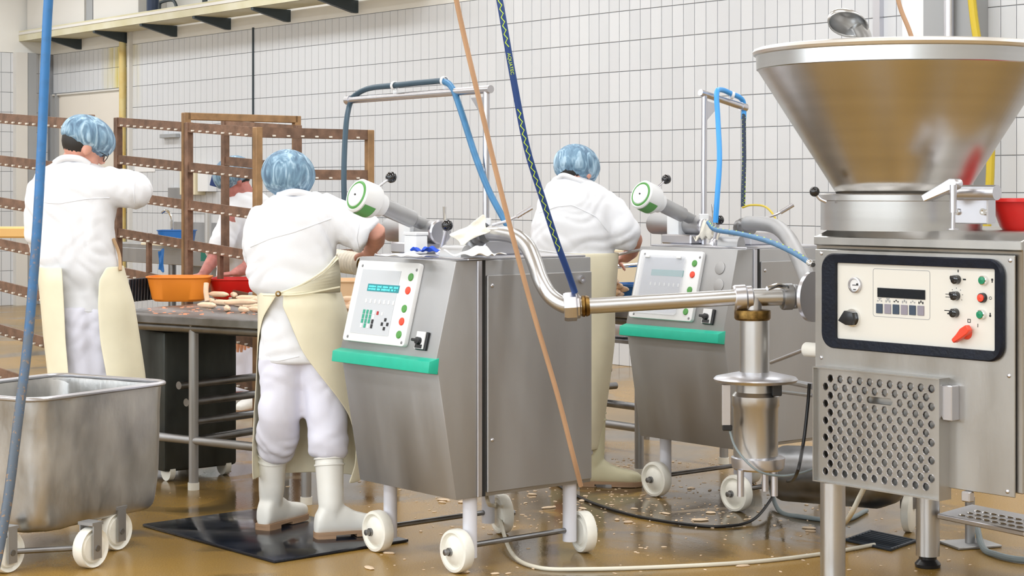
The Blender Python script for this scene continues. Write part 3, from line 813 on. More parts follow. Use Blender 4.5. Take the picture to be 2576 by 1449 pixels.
# ================================================================== VACUUM FILLER (right)
C0 = Vector((1.115, 6.68, 0))
MF = Matrix.Translation(C0) @ RM; MFi = MF.inverted()
def ff(px, py, y=0.):                      # picture point on the front plane y'=y of the filler -> (x, z)
    p = MFi @ hit(px, py, MF @ Vector((0, y, 0)), YA); return p.x, p.z
FW = .89; FD = 1.0; FT = 1.31
vf = thing('vacuum_filler', 'big stainless vacuum filling machine with large conical hopper and beige control panel', 'machine', C0, ROT)
prof = [(FD, .45), (FD, FT), (.075, FT), (.0, 1.285), (.0, 1.255), (.006, 1.252), (.006, .45)]
mb = MB(); mb.prism(prof, 0, FW, lambda a, b, d: Vector((d, a, b))); mb.bevel(.003, 1); mb.build('cabinet', STEELF, vf)
mb = MB(); mb.box((FW/2, .0, 1.27), (FW+.006, .012, .032), bev=.003); mb.build('front_lip', STEELF, vf)
x0, z0 = ff(2387, 1229); x1, z1 = ff(2557, 640)
pz0 = ff(2555, 1252)[1]; px1 = ff(2556, 900)[0]; pzt = ff(2556, 643)[1]
mb = MB(); mb.box(((0.006+px1)/2, -.004, (pz0+pzt)/2), (px1-.006, .008, pzt-pz0), bev=.002); plate = mb.build('front_plate', STEELF, vf)
for px, py in ((2070, 637), (2545, 655), (2070, 899), (2542, 945), (2538, 1236)):
    x, z = ff(px, py); mb = MB(); mb.sphere((x, -.009, z), .0075, 1, .6, 1, u=10, v=6); mb.build('screw', SILV, plate)
# navy bezel and recessed panel
q = [ff(*p) for p in ((2077, 638), (2533, 650), (2531, 909), (2075, 875))]
bx0_, bx1_ = (q[0][0]+q[3][0])/2, (q[1][0]+q[2][0])/2; bz1_, bz0_ = (q[0][1]+q[1][1])/2, (q[2][1]+q[3][1])/2
q = [ff(*p) for p in ((2116, 662), (2513, 674), (2513, 882), (2108, 851))]
ix0, ix1 = (q[0][0]+q[3][0])/2, (q[1][0]+q[2][0])/2; iz1, iz0 = (q[0][1]+q[1][1])/2, (q[2][1]+q[3][1])/2
mb = MB()
o_ = rrect(bx1_-bx0_, bz1_-bz0_, .055, 8, (bx0_+bx1_)/2, (bz0_+bz1_)/2)
i_ = rrect(ix1-ix0, iz1-iz0, .006, 8, (ix0+ix1)/2, (iz0+iz1)/2)
def lp(poly, y): return [mb._v((a, y, b)) for a, b in poly]
r0, r1, r2, r3, r4 = lp(o_, -.008), lp(o_, -.02), lp([((a-(bx0_+bx1_)/2)*.985+(bx0_+bx1_)/2, (b-(bz0_+bz1_)/2)*.975+(bz0_+bz1_)/2) for a, b in o_], -.026), lp(i_, -.024), lp(i_, -.009)
mb.skin([r0, r1, r2, r3, r4], False, False); bz = mb.build('bezel', BEZEL, vf)
mb = MB(); mb.box(((ix0+ix1)/2, -.009, (iz0+iz1)/2), (ix1-ix0+.01, .004, iz1-iz0+.01)); pn = mb.build('control_panel', PANELW, vf)
YP = -.011
def pf(px, py): return ff(px, py, YP)
# printed frame line, display, keys
q = [pf(*p) for p in ((2197, 675), (2343, 681), (2337, 804), (2195, 797))]
cx, cz = sum(a for a, b in q)/4, sum(b for a, b in q)/4; ww, hh = (q[1][0]-q[0][0]+q[2][0]-q[3][0])/2, (q[0][1]-q[3][1]+q[1][1]-q[2][1])/2
mb = MB(); A = [mb._v((a, YP-.0005, b)) for a, b in rrect(ww, hh, .01, 4, cx, cz)]; B = [mb._v((a, YP-.0005, b)) for a, b in rrect(ww-.004, hh-.004, .008, 4, cx, cz)]
mb.skin([A, B], False, False); mb.build('printed_frame', GREYP, pn, smooth=0)
q = [pf(*p) for p in ((2209, 726), (2328, 731), (2327, 751), (2209, 746))]
cx, cz = sum(a for a, b in q)/4, sum(b for a, b in q)/4
mb = MB(); mb.box((cx, YP-.002, cz), (q[1][0]-q[0][0], .004, .033)); mb.build('display', mat('display_dark', (.004, .008, .014), .08), pn)
for i in range(6):
    x, z = pf(2213+i*20.8, 776+i*1.1)
    mb = MB(); mb.box((x, YP-.002, z), (.028, .004, .034), bev=.001); mb.build('key', (mat('key_navy', (.05, .075, .12), .3), mat('key_mauve', (.30, .28, .34), .3))[i % 2], pn)
    mb = MB()
    for j in range(3):
        mb.box((x-.008+.008*j, YP-.0008, z+.027+(.004 if j == 1 else 0)), (.005, .0006, .008 if i % 2 else .005))
    mb.box((x, YP-.0008, z+.036), (.016, .0006, .003)) if i in (0, 1) else None
    mb.build('printed_symbol', BLACK if i in (2, 5) else GREYP, pn, smooth=0)
# pressure gauge
x, z = pf(2153, 717); c = Vector((x, YP, z)); yv = Vector((0, -1, 0))
mb = MB(); mb.lathe([(.028, 0), (.028, .010), (.024, .012), (.022, .008)], c, yv, 28); gg = mb.build('pressure_gauge', SILV, pn)
mb = MB(); mb.lathe([(.023, .006), (.001, .006)], c, yv, 28); mb.build('dial', WHITEP, gg)
mb = MB(); mb.box((x+.003, YP-.0075, z), (.026, .001, .0025), bev=0); mb.box((x+.012, YP-.0078, z+.004), (.007, .001, .005)); mb.box((x, YP-.0075, z-.016), (.012, .001, .003)); mb.build('needle', BLACK, gg, smooth=0)
# big black selector
x, z = pf(2147, 799); c = Vector((x, YP, z))
mb = MB(); mb.lathe([(.032, 0), (.032, .010), (.001, .012)], c, yv, 28); kb = mb.build('selector_knob', CHROME, pn)
mb = MB(); mb.prism([(-.047, -.012), (-.012, -.026), (.016, -.026), (.026, -.004), (.02, .020), (-.018, .026)], 0, .022, lambda a, b, d: c+Vector((a, -.01-d, b))); mb.bevel(.004, 2)
mb.build('knob_grip', BLACK, kb)
# three small rotary knobs
for i, (px, py) in enumerate(((2408, 703), (2406, 744), (2404, 787))):
    x, z = pf(px, py); c = Vector((x, YP, z))
    mb = MB(); mb.lathe([(.016, 0), (.015, .018), (.012, .02), (.001, .02)], c, yv, 20)
    if i < 2: mb.box(c+Vector((-.012, -.013, .006)), (.014, .014, .014), bev=.003)
    kk = mb.build('rotary_knob', BLACKG, pn)
    mb = MB()
    for a in range(-120, 121, 40):
        if i == 1: mb.box(c+Vector((.026*math.sin(math.radians(a)), -.0006, .026*math.cos(math.radians(a)))), (.0025, .0006, .0025))
    if i == 0: mb.box(c+Vector((.030, -.0006, .001)), (.012, .0006, .005)); mb.box(c+Vector((.004, -.0006, .029)), (.004, .0006, .009))
    if i == 1: mb.box(c+Vector((-.036, -.0006, .004)), (.018, .0006, .002)); mb.box(c+Vector((-.036, -.0006, -.006)), (.018, .0006, .002)); mb.box(c+Vector((-.026, -.0006, -.001)), (.002, .0006, .012))
    if i == 2: mb.box(c+Vector((-.035, -.0006, .006)), (.022, .0006, .003)); mb.box(c+Vector((-.030, -.0006, -.004)), (.008, .0006, .005))
    mb.build('printed_symbol', BLACK, pn, smooth=0)
for px, py, m_ in ((2476, 705, BTNG2), (2473, 749, BTNR), (2471, 791, BTNG2)):
    x, z = pf(px, py); c = Vector((x, YP, z))
    mb = MB(); mb.lathe([(.017, 0), (.016, .012), (.013, .013)], c, yv, 22); bb = mb.build('push_button', CHROME if m_ is BTNG2 else BLACK, pn)
    mb = MB(); mb.lathe([(.013, .006), (.0125, .017), (.001, .018)], c, yv, 22); mb.build('button_cap', m_, bb)
    mb = MB()
    if m_ is BTNR: mb.lathe([(.004, 0), (.006, 0)], c+Vector((.030, -.0007, 0)), yv, 6)
    else: mb.box(c+Vector((.032, -.0006, 0)), (.004, .0006, .014)); mb.box(c+Vector((.032, -.0006, .003 if py < 750 else -.003)), (.007, .0006, .006))
    mb.build('printed_symbol', BLACK, pn, smooth=0)
x, z = pf(2438, 807); mb = MB(); mb.lathe([(.0055, 0), (.009, 0)], (x, YP-.0007, z), yv, 4); x, z = pf(2460, 819); mb.box((x, YP-.0007, z), (.002, .0006, .012)); mb.build('printed_symbol', BLACK, pn, smooth=0)
x, z = pf(2432, 838); c = Vector((x, YP, z))
mb = MB(); mb.lathe([(.022, 0), (.019, .012), (.001, .014)], c, yv, 20)
ca, sa = math.cos(math.radians(38)), math.sin(math.radians(38))
mb.prism([(-.046, -.008), (-.02, -.012), (.02, -.015), (.034, -.010), (.034, .012), (.006, .016), (-.02, .010), (-.046, .007)], .01, .034, lambda a, b, d: c+Vector((a*ca-b*sa, -d, a*sa+b*ca)))
mb.bevel(.003, 1); mb.build('main_switch', BTNR, pn)
# perforated guard box
q = [ff(*p, -.05) for p in ((2051, 925), (2367, 951), (2367, 1260), (2051, 1206))]
gx0, gx1 = (q[0][0]+q[3][0])/2, (q[1][0]+q[2][0])/2; gz1, gz0 = (q[0][1]+q[1][1])/2, (q[2][1]+q[3][1])/2
GY = -.055
mb = MB(); T_ = .004
mb.box(((gx0+gx1)/2, GY/2-.002, gz1), (gx1-gx0, -GY+.012, T_)); mb.box(((gx0+gx1)/2, GY/2-.002, gz0), (gx1-gx0, -GY+.012, T_))
mb.box((gx0, GY/2-.002, (gz0+gz1)/2), (T_, -GY+.012, gz1-gz0+T_)); mb.box((gx1, GY/2-.002, (gz0+gz1)/2), (T_, -GY+.012, gz1-gz0+T_))
gd = mb.build('guard_frame', STEELF, vf)
GYF = GY; GY = GY+.010
mb = MB(); NR, NC = 12, 11
hx0, hx1, hz0, hz1 = gx0+.022, gx1-.022, gz0+.022, gz1-.022
pit = (hx1-hx0)/(NC+.5); rp = (hz1-hz0)/NR; rad = min(pit, rp)*.40
ring_faces = MB()
for r_ in range(NR):
    zc = hz1-rp*(r_+.5); off = pit*.5 if r_ % 2 == 0 else 0
    za, zb = zc-rp/2, zc+rp/2
    xa = hx0+off
    mb.quad((gx0, GY, za), (xa, GY, za), (xa, GY, zb), (gx0, GY, zb))
    xe = xa+NC*pit
    mb.quad((xe, GY, za), (gx1, GY, za), (gx1, GY, zb), (xe, GY, zb))
    cells = list(range(NC)); c_ = 0
    while c_ < NC:
        span = 1
        if r_ == 2 and c_ == 4: span = 3
        w_ = pit*span; xc = xa+pit*c_+w_/2
        n = 24; outer, inner, rim = [], [], []
        for i in range(n):
            a = 2*math.pi*i/n+math.pi/4; ct, st = math.cos(a), math.sin(a)
            k = 1/max(abs(ct), abs(st)); outer.append(mb._v((xc+ct*k*w_/2, GY, zc+st*k*rp/2)))
            hxr = (w_/2-pit*.5)
            ix = ct*rad+math.copysign(hxr, ct)*(1 if abs(ct) > .15 else abs(ct)/.15)
            inner.append(mb._v((xc+ix, GY, zc+st*rad)))
            rim.append(mb._v((xc+ix*.96, GY+.007, zc+st*rad*.9)))
        for i in range(n):
            j = (i+1) % n
            mb.bm.faces.new((outer[i], outer[j], inner[j], inner[i])); mb.bm.faces.new((inner[i], inner[j], rim[j], rim[i]))
        if span == 1:
            ring_faces.lathe([(rad*1.0, 0), (rad*1.12, .0025), (rad*1.25, 0)], (xc, GY, zc), (0, -1, 0), 16)
        c_ += span
mb.quad((gx0, GY, gz0), (gx1, GY, gz0), (gx1, GY, hz0), (gx0, GY, hz0)); mb.quad((gx0, GY, hz1), (gx1, GY, hz1), (gx1, GY, gz1), (gx0, GY, gz1))
pf_ = mb.build('perforated_panel', STEELF, vf, smooth=20)
ring_faces.build('hole_rims', SILV, pf_)
mb = MB(); mb.box(((gx0+gx1)/2, .001, (gz0+gz1)/2), (gx1-gx0-.01, .004, gz1-gz0-.01)); mb.build('guard_back', STEELF, vf)
# latch block right of the guard
x, z = ff(2402, 1013); mb = MB(); mb.prism([(-.03, -.03), (-.012, -.058), (.024, -.058), (.024, .062), (-.02, .062), (-.03, .03)], -.006, -.05, lambda a, b, d: Vector((x+a, d, z+b))); mb.bevel(.003, 1); mb.build('latch_block', SILV, vf)
x, z = ff(2440, 1248); mb = MB(); mb.box((x, -.012, z), (.035, .03, .035), bev=.004); mb.build('foot_switch_socket', SILV, vf)
# legs
for wx, wy, base in ((2095, 1486, 0), (2334, 1426, 0)):
    g = MFi @ G(wx, wy)
    mb = MB(); mb.tube([(g.x, g.y, .045), (g.x, g.y, gz0-.004 if wx < 2200 else .5)], .0455, 24); lg = mb.build('leg', STEELP, vf)
    mb = MB(); mb.lathe([(.048, 0), (.05, .012), (.045, .018), (.034, .03), (.036, .06), (.001, .06)], (g.x, g.y, .001), (0, 0, 1), 20, cap=True); mb.build('rubber_foot', BLACK, lg)
    if wx > 2200: continue
    g2 = Vector((FW-.08, FD-.08, 0))
    mb = MB(); mb.tube([(g2.x, g2.y, .045), (g2.x, g2.y, .5)], .0455, 24); lg = mb.build('leg', STEELP, vf)
    mb = MB(); mb.lathe([(.048, 0), (.05, .012), (.034, .03), (.036, .06), (.001, .06)], (g2.x, g2.y, .001), (0, 0, 1), 20, cap=True); mb.build('rubber_foot', BLACK, lg)
# hopper
HC = MFi @ P(2266, 560, 6.66); HC.z = 0
hcol = [(.29, FT-.001), (.29, FT+.105), (.296, FT+.107), (.296, FT+.128), (.285, FT+.132), (.25, FT+.132)]
mb = MB(); mb.lathe(hcol, HC, (0, 0, 1), 64); mb.build('hopper_collar', STEELC, vf)
HZt = 1.955; r_t = .535
zb = 1.455-(175-478)/4570*6.66
mb = MB(); mb.lathe([(.225, FT+.10), (.232, FT+.13), (r_t-.015, zb), (r_t-.03, zb), (.215, FT+.13)], HC, (0, 0, 1), 96); mb.build('hopper_cone', STEELC, vf)
mb = MB(); mb.lathe([(r_t-.015, zb-.001), (r_t-.010, zb+.002), (r_t-.008, HZt), (r_t-.02, HZt), (r_t-.022, zb)], HC, (0, 0, 1), 96, closed=True); mb.build('hopper_band', STEELC, vf)
mb = MB(); mb.lathe([(r_t-.010+.015*math.cos(a), HZt+.006+.014*math.sin(a)) for a in [i*math.pi/4 for i in range(8)]], HC, (0, 0, 1), 96, closed=True); mb.build('hopper_rim', mat('rim_satin', (.80, .79, .77), .4, 1), vf)
# hinge bracket on the collar
x_, z_ = ff(2395, 530, .03)
hb = MFi @ P(2440, 525, 6.2)
mb = MB(); mb.box((hb.x, hb.y+.03, hb.z), (.135, .05, .105), bev=.004); hg = mb.build('hinge_block', SILV, vf)
mb = MB(); mb.tube([(hb.x-.05, hb.y, hb.z+.055), (hb.x+.11, hb.y, hb.z+.055)], .026, 20); mb.build('hinge_barrel', SILV, vf)
for sx in (-.055, .055):
    mb = MB(); mb.lathe([(.012, 0), (.012, .01), (.006, .01), (.006, .005)], (hb.x+sx, hb.y+.004, hb.z-.01), yv, 14, cap=True); mb.build('bolt', CHROME, hg)
A = MFi @ P(2328, 500, 6.2); B = MFi @ P(2402, 462, 6.15)
mb = MB(); d_ = (B-A).normalized(); nrm = Vector((0, 1, 0)); s_ = d_.cross(nrm).normalized()
mb.prism([(0, -.012), ((B-A).length, -.02), ((B-A).length+.014, -.012), ((B-A).length+.018, 0), ((B-A).length+.014, .012), ((B-A).length, .02), (0, .012)], -.02, .02, lambda a, b, e: A+d_*a+s_*b+nrm*e); mb.bevel(.003, 1); mb.build('clamp_arm', SILV, vf)
A = MFi @ P(2398, 465, 6.12); B = MFi @ P(2398, 535, 6.12); Cc = MFi @ P(2397, 578, 6.12)
mb = MB(); mb.tube([A, B], .012, 14); mb.tube([B, Cc], .007, 12); mb.lathe([(.02, 0), (.02, .004), (.007, .005)], Cc, (0, 0, 1), 16, cap=True); mb.build('clamp_bolt', SILV, vf)
# ball lever at the left of the collar
A, B, Cc = [MFi @ P(*p) for p in ((2078, 508, 6.55), (2062, 500, 6.55), (2049, 482, 6.55))]
mb = MB(); mb.tube(spline([A, B, Cc], 4), .006, 8); mb.build('lever', SILV, vf)
mb = MB(); mb.sphere(Cc, .0185); mb.build('ball_knob', BLACKG, vf)
# outlet flange and cream knob, rods on the left flank
A = MFi @ P(2020, 745, 6.83)
d_ = Vector((1, .12, 0)).normalized()
mb = MB(); mb.lathe([(.032, -.03), (.036, .0), (.055, .025), (.06, .035), (.095, .037), (.095, .052), (.001, .052)], A, d_, 36, cap=True); mb.build('outlet_flange', SILV, vf)
A = MFi @ P(2042, 880, 6.72)
mb = MB(); mb.lathe([(.001, -.03), (.024, -.03), (.027, -.025), (.027, .05)], A, d_, 20); mb.build('hose_port', PANELW, vf)
for a, b, r_ in (((1940, 912, 7.3), (2034, 876, 6.9), .008), ((1955, 955, 7.6), (2046, 972, 6.85), .013), ((1960, 985, 7.6), (2046, 995, 6.85), .008)):
    mb = MB(); mb.tube([MFi @ P(*a), MFi @ P(*b)], r_, 10); mb.build('flank_rod', SILV, vf)
# round dark vacuum tank under the cabinet, rear castor
A, B = MFi @ P(1968, 1190, 7.9), MFi @ P(2245, 1205, 7.45)
mb = MB(); ln = (B-A).length; mb.lathe([(.001, -.03), (.09, -.02), (.12, .02), (.125, ln-.08), (.10, ln), (.05, ln+.05), (.001, ln+.06)], A, B-A, 28); mb.build('vacuum_tank', STEELD, vf)
c = MFi @ G(2287, 1338); 
mb = MB(); mb.lathe([(.02, -.02), (.07, -.02), (.083, -.014), (.083, .014), (.07, .02), (.02, .02)], (c.x, c.y, .083), (.9, .4, 0), 28, cap=True); mb.build('castor_wheel', CREAMP, vf)
mb = MB(); mb.box((c.x, c.y, .28), (.05, .06, .36)); mb.build('castor_fork', STEELD, vf)

# red bowl on the filler
def bowl(name, label, cat, loc, r0, r1, h, m, rot=0, sx=1, group=None, lip=.012):
    t = thing(name, label, cat, loc, rot, group)
    mb = MB(); n = 40
    prof = [(.001, .0), (r0*.9, 0), (r0, .012), (r1-.004, h-.01), (r1, h), (r1+lip, h), (r1+lip, h-.012)]
    inner = [(r1+lip-.003, h-.012), (r1+lip-.003, h-.004), (r1-.004, h-.004), (r0-.003, .015), (r0*.9, .005), (.001, .005)]
    mb.lathe(prof[:5]+inner[3:], n=n) if False else mb.lathe(prof+inner, n=n)
    for v in mb.bm.verts: v.co.x *= sx
    mb.build('bowl', m, t); return t
B_ = P(2590, 580, 6.58); B_.z = FT
rb = bowl('red_bowl', 'red plastic bowl on top of the vacuum filler at the right edge', 'bowl', B_, .105, .143, .115, RED)

# scoop leaning out of the hopper
A = P(2140, 58, 6.45)
t = thing('hopper_scoop', 'polished steel scoop leaning over the hopper rim', 'scoop', P(2160, 95, 6.5))
ctr = P(2134, 62, 6.42); la = (P(2190, 88, 6.5)-P(2080, 40, 6.38)).normalized()
opn = Vector((-.25, -.85, -.45)); opn = (opn-la*opn.dot(la)).normalized(); wd = la.cross(opn)
mb = MB(); rings = []
for j in range(9):
    ph = math.pi/2*j/8
    rings.append([mb._v(ctr+la*(.088*math.cos(ph)*math.cos(a))+wd*(.050*math.cos(ph)*math.sin(a))-opn*(.055*math.sin(ph))) for a in [2*math.pi*i/32 for i in range(32)]])
mb.skin(rings, False, True)
me = evaluated(mb, 'scoop_blade', [m_solid(.004)]); me.transform(wmat(t).inverted()); link('scoop_blade', me, STEELP, t)
mb = MB(); e0 = ctr+la*.06-opn*.03; mb.tube(spline([e0, e0+la*.04-Vector((0, 0, .05)), e0+la*.06-Vector((0, -.03, .2))], 5), .028, 16); mb.build('scoop_neck', STEELP, t, True)

# ---- step platform at the right
sp0 = G(2440, 1372)
t = thing('step_platform', 'perforated steel step on a post at the lower right corner', 'step', sp0)
zp = .22
c4 = [hit(px, py, Vector((0, 0, zp)), Vector((0, 0, 1))) for px, py in ((2357, 1292), (2445, 1268), (2640, 1305), (2576, 1337))]
c4[2] = c4[3]+(c4[1]-c4[0])
mb = MB(); A = [mb._v(p) for p in c4]; B = [mb._v(p-Vector((0, 0, .02))) for p in c4]
mb.bm.faces.new(A); mb.bm.faces.new(B[::-1])
for i in range(4): mb.bm.faces.new((A[i], A[(i+1) % 4], B[(i+1) % 4], B[i]))
mb.bevel(.004, 1); mb.build('step_plate', SILV, t, True)
u_, v_ = (c4[3]-c4[0]), (c4[1]-c4[0])
for i in range(8):
    for j in range(3):
        p = c4[0]+u_*(.22+.095*i)+v_*(.18+.22*j)+Vector((0, 0, .001))
        mb = MB(); mb.sphere(p, .010, 1.7, .8, .45, Matrix.Rotation(ROT, 3, 'Z'), u=8, v=6); mb.build('grip_stud', CHROME, t, True)
mb = MB(); mb.tube([sp0, Vector((sp0.x, sp0.y, zp-.02))], .02, 14); mb.build('post', STEEL, t, True)
mb = MB(); mb.box((0, 0, .006), (.2, .16, .010), Matrix.Translation(sp0) @ Matrix.Rotation(.3, 4, 'Z'), bev=.002); mb.build('base_plate', STEEL, t, True)
mb = MB(); mb.tube(spline([P(2446, 1315, 6.9), G(2450, 1340)+Vector((0, 0, .1)), G(2470, 1385)+Vector((0, 0, .02)), G(2510, 1405)+Vector((0, 0, .014)), G(2576, 1418)+Vector((0, 0, .014)), G(2680, 1420)+Vector((0, 0, .014))], 8), .013, 10)
tag(mb.build('grey_hose', CABG), 'grey hose curling from under the steel step', 'hose')

# ================================================================== MEAT PIPE between the machines, hanging valve unit
t = thing('meat_pipe', 'bent polished pipe carrying meat from the filler to the foreground machine', 'pipe', P(1850, 748, 6.76))
pts = spline([P(1235, 587, 7.14), P(1265, 588, 7.06), P(1300, 597, 6.99), P(1328, 622, 6.93), P(1345, 660, 6.88), P(1362, 708, 6.83), P(1385, 745, 6.8), P(1418, 767, 6.77), P(1448, 771, 6.75)], 6)
mb = MB(); mb.tube(pts, .0305, 20); mb.build('elbow', STEELP, t, True)
mb = MB(); mb.tube([P(1448, 771, 6.75), P(1500, 769, 6.75), P(1850, 748, 6.76)], .0295, 20); mb.build('long_pipe', STEELP, t, True)
d_ = (P(1850, 748, 6.76)-P(1448, 771, 6.75)).normalized()
mb = MB(); mb.lathe([(.031, -.02), (.05, -.02), (.054, -.01), (.054, .025), (.045, .03), (.045, .038), (.038, .042), (.036, .05), (.031, .05)], P(1432, 772, 6.75), d_, 8, cap=True); mb.build('hex_nut', SILV, t, True)
mb = MB(); mb.lathe([(.037, 0), (.040, .004), (.040, .012), (.036, .014), (.040, .018), (.036, .03)], P(1442, 771.5, 6.75)+d_*.03, d_, 24, cap=True); mb.build('thread', BRASS, t, True)
v = thing('valve_unit', 'tall steel cylinder unit with a wide disc hanging below the pipe tee', 'valve', P(1895, 748, 6.78))
W = dict(parent=v, world=True)
tc_ = P(1895, 748, 6.78)
mb = MB(); mb.lathe([(.031, -.075), (.045, -.075), (.05, -.068), (.05, -.03), (.044, -.024), (.044, -.006), (.034, 0)], tc_, d_, 24, cap=True); mb.build('coupling', SILV, **W)
e = P(1990, 746, 6.80); d2 = (e-tc_).normalized()
mb = MB(); mb.tube([tc_-d2*.02, e], .033, 20); mb.tube([tc_+Vector((0, 0, .0)), tc_-Vector((0, 0, .06))], .034, 20); mb.build('tee_body', STEELP, **W)
mb = MB(); mb.lathe([(.034, -.03), (.048, -.026), (.05, -.02), (.05, .012), (.043, .016), (.046, .02), (.046, .032), (.036, .036), (.034, .06)], e-d2*.01, d2, 24, cap=True); mb.build('coupling', STEELD, **W)
mb = MB(); mb.tube([P(1930, 726, 6.70), P(1955, 718, 6.72), P(1982, 724, 6.74)], .009, 10); mb.build('clamp_handle', CHROME, **W)
def vz(py): return CH-(py-HZ)/FPX*6.78
vx = Vector((P(1893, 900, 6.78).x, 6.78, 0))
mb = MB(); mb.lathe([(.05, vz(778)), (.066, vz(780)), (.068, vz(785)), (.068, vz(800)), (.062, vz(805)), (.04, vz(806))], vx, (0, 0, 1), 28, cap=True); mb.build('threaded_ring', BRASS, **W)
vx2 = Vector((P(1898, 900, 6.78).x, 6.78, 0))
mb = MB(); mb.lathe([(.055, vz(945)), (.055, vz(800))], vx2, (0, 0, 1), 36, cap=True); mb.build('column', STEELP, **W)
vx3 = Vector((P(1901, 900, 6.78).x, 6.78, 0))
mb = MB(); mb.lathe([(.06, vz(935)), (.10, vz(941)), (.150, vz(948)), (.157, vz(953)), (.150, vz(960)), (.08, vz(966)), (.05, vz(968))][::-1], vx3, (0, 0, 1), 48, cap=True); mb.build('disc', SILV, **W)
mb = MB(); mb.lathe([(.083, vz(1150)), (.083, vz(1025)), (.088, vz(1020)), (.088, vz(995)), (.075, vz(985)), (.075, vz(964))], vx3, (0, 0, 1), 40, cap=True); mb.build('lower_cylinder', STEELP, **W)
vx4 = Vector((P(1907, 900, 6.78).x, 6.78, 0))
mb = MB(); mb.lathe([(.09, vz(1180)), (.097, vz(1175)), (.1, vz(1160)), (.1, vz(1150)), (.085, vz(1146))], vx4, (0, 0, 1), 40, cap=True); mb.build('base_ring', SILV, **W)
for px, dy in ((1863, -.06), (1948, -.05), (1925, .06)):
    p = P(px, 1200, 6.78+dy); mb = MB(); mb.tube([Vector((p.x, p.y, vz(1176))), Vector((p.x, p.y, vz(1242)))], .013, 12); mb.build('lower_pin', SILV, **W)
p = P(1827, 1015, 6.72); mb = MB(); mb.box((p.x, p.y, (vz(962)+vz(1065))/2), (.033, .025, vz(962)-vz(1065)), bev=.003); sn = mb.build('sensor_arm', SILV, **W)
mb = MB(); mb.box((p.x+.003, p.y, vz(1070)), (.036, .028, .022), bev=.003); mb.build('sensor_plug', BLACK, **W)
mb = MB(); mb.box((vx3.x+.068, 6.71, vz(975)), (.035, .03, .045), bev=.003); mb.build('clip', BLACK, **W)
mb = MB(); mb.tube(spline([P(1834, 1078, 6.72), P(1850, 1125, 6.70), P(1885, 1168, 6.66), P(1920, 1190, 6.66), P(1970, 1197, 6.7), P(2015, 1190, 6.72), P(2046, 1180, 6.74)], 8), .0045, 8)
tag(mb.build('sensor_cable', CABG), 'thin grey cable looping from the hanging valve unit', 'cable')
# pipe of the farther machine
t = thing('meat_pipe', 'dull bent pipe running from the farther machine down behind the filler', 'pipe', P(1890, 562, 8.4))
o8 = L2-L1
pts = spline([P(1880, 562, 8.42), P(1920, 563, 8.3), P(1955, 572, 8.15), P(1982, 598, 7.95), P(2003, 636, 7.7), P(2025, 685, 7.4), P(2038, 720, 7.2), P(2046, 750, 7.1)], 6)
mb = MB(); mb.tube(pts, .034, 20); mb.build('elbow', STEEL, t, True)

# ---- hoses hanging from above
def hose(name, label, cat, pts, r, m, n=12, k=10):
    mb = MB(); mb.tube(spline(pts, k), r, n); return tag(mb.build(name, m), label, cat)
hose('tan_hose', 'thin tan hose hanging taut from the ceiling down past the foreground machine', 'hose',
     [P(1105, -240, 6.45), P(1150, 10, 6.55), P(1205, 250, 6.63), P(1260, 480, 6.7), P(1330, 745, 6.78), P(1400, 985, 6.86), P(1440, 1140, 6.93), P(1461, 1222, 7.0)], .0095, HOSEBR)
hose('tan_hose', 'thin tan hose seen at the top edge behind the hopper', 'hose', [P(2235, -120, 9.5), P(2262, 10, 9.5), P(2292, 90, 9.5), P(2340, 250, 9.5)], .012, HOSEBR)
t = thing('striped_hose', 'navy hose with yellow-green zigzag stripe hanging down to the pipe nut', 'hose', P(1450, 735, 6.73))
pts = spline([P(1228, -160, 6.5), P(1257, 0, 6.5), P(1290, 190, 6.52), P(1325, 370, 6.55), P(1365, 500, 6.6), P(1400, 608, 6.66), P(1425, 675, 6.7), P(1446, 735, 6.75)], 14)
mb = MB(); mb.tube(pts, .0125, 14); mb.build('hose_body', mat('hose_royal', (.012, .05, .20), .4), t, True)
def on_hose(s):
    f = s*(len(pts)-1); i = min(int(f), len(pts)-2); return pts[i].lerp(pts[i+1], f-i)
def s_at(py):
    for i in range(len(pts)-1):
        a, b = project(pts[i])[1], project(pts[i+1])[1]
        if a <= py <= b: return (i+(py-a)/(b-a))/(len(pts)-1)
    return 0
def zig(y0, y1):
    out = []; y = y0; k = 0
    while y < y1:
        p = on_hose(s_at(y)); a = (.5 if k % 2 else -.3)
        out.append(p+Vector((math.sin(a)*.0128-.002, -math.cos(a)*.0128, 0))); y += 10.5; k += 1
    return out
mb = MB(); mb.tube(zig(-60, 125), .0022, 5); mb.tube(zig(275, 640), .0022, 5); mb.build('zigzag_stripe', YGREEN, t, True)
cu = bpy.data.curves.new('lettering', 'FONT'); cu.body = 'AQUATEC'; cu.size = .017; cu.extrude = .0004; cu.align_x = 'LEFT'
p0, p1 = on_hose(s_at(133)), on_hose(s_at(175)); dx = (p1-p0).normalized(); nz = Vector((0, -1, 0)); nz = (nz-dx*nz.dot(dx)).normalized(); dy = nz.cross(dx)
tmpo = bpy.data.objects.new('tmp', cu); COL.objects.link(tmpo); bpy.context.view_layer.update()
lme = bpy.data.meshes.new_from_object(tmpo.evaluated_get(bpy.context.evaluated_depsgraph_get())); bpy.data.objects.remove(tmpo); bpy.data.curves.remove(cu)
lme.name = 'lettering'; lme.materials.clear(); lt = link('lettering', lme, YGREEN, t)
Mx = Matrix((dx, dy, nz)).transposed().to_4x4(); Mx.translation = p0-dy*.006+nz*.0128
lt.matrix_basis = wmat(t).inverted() @ Mx
t = thing('dirty_blue_pipe', 'long blue painted pole, worn and speckled lower down, at the far left', 'pole', P(8, 1350, 5.9))
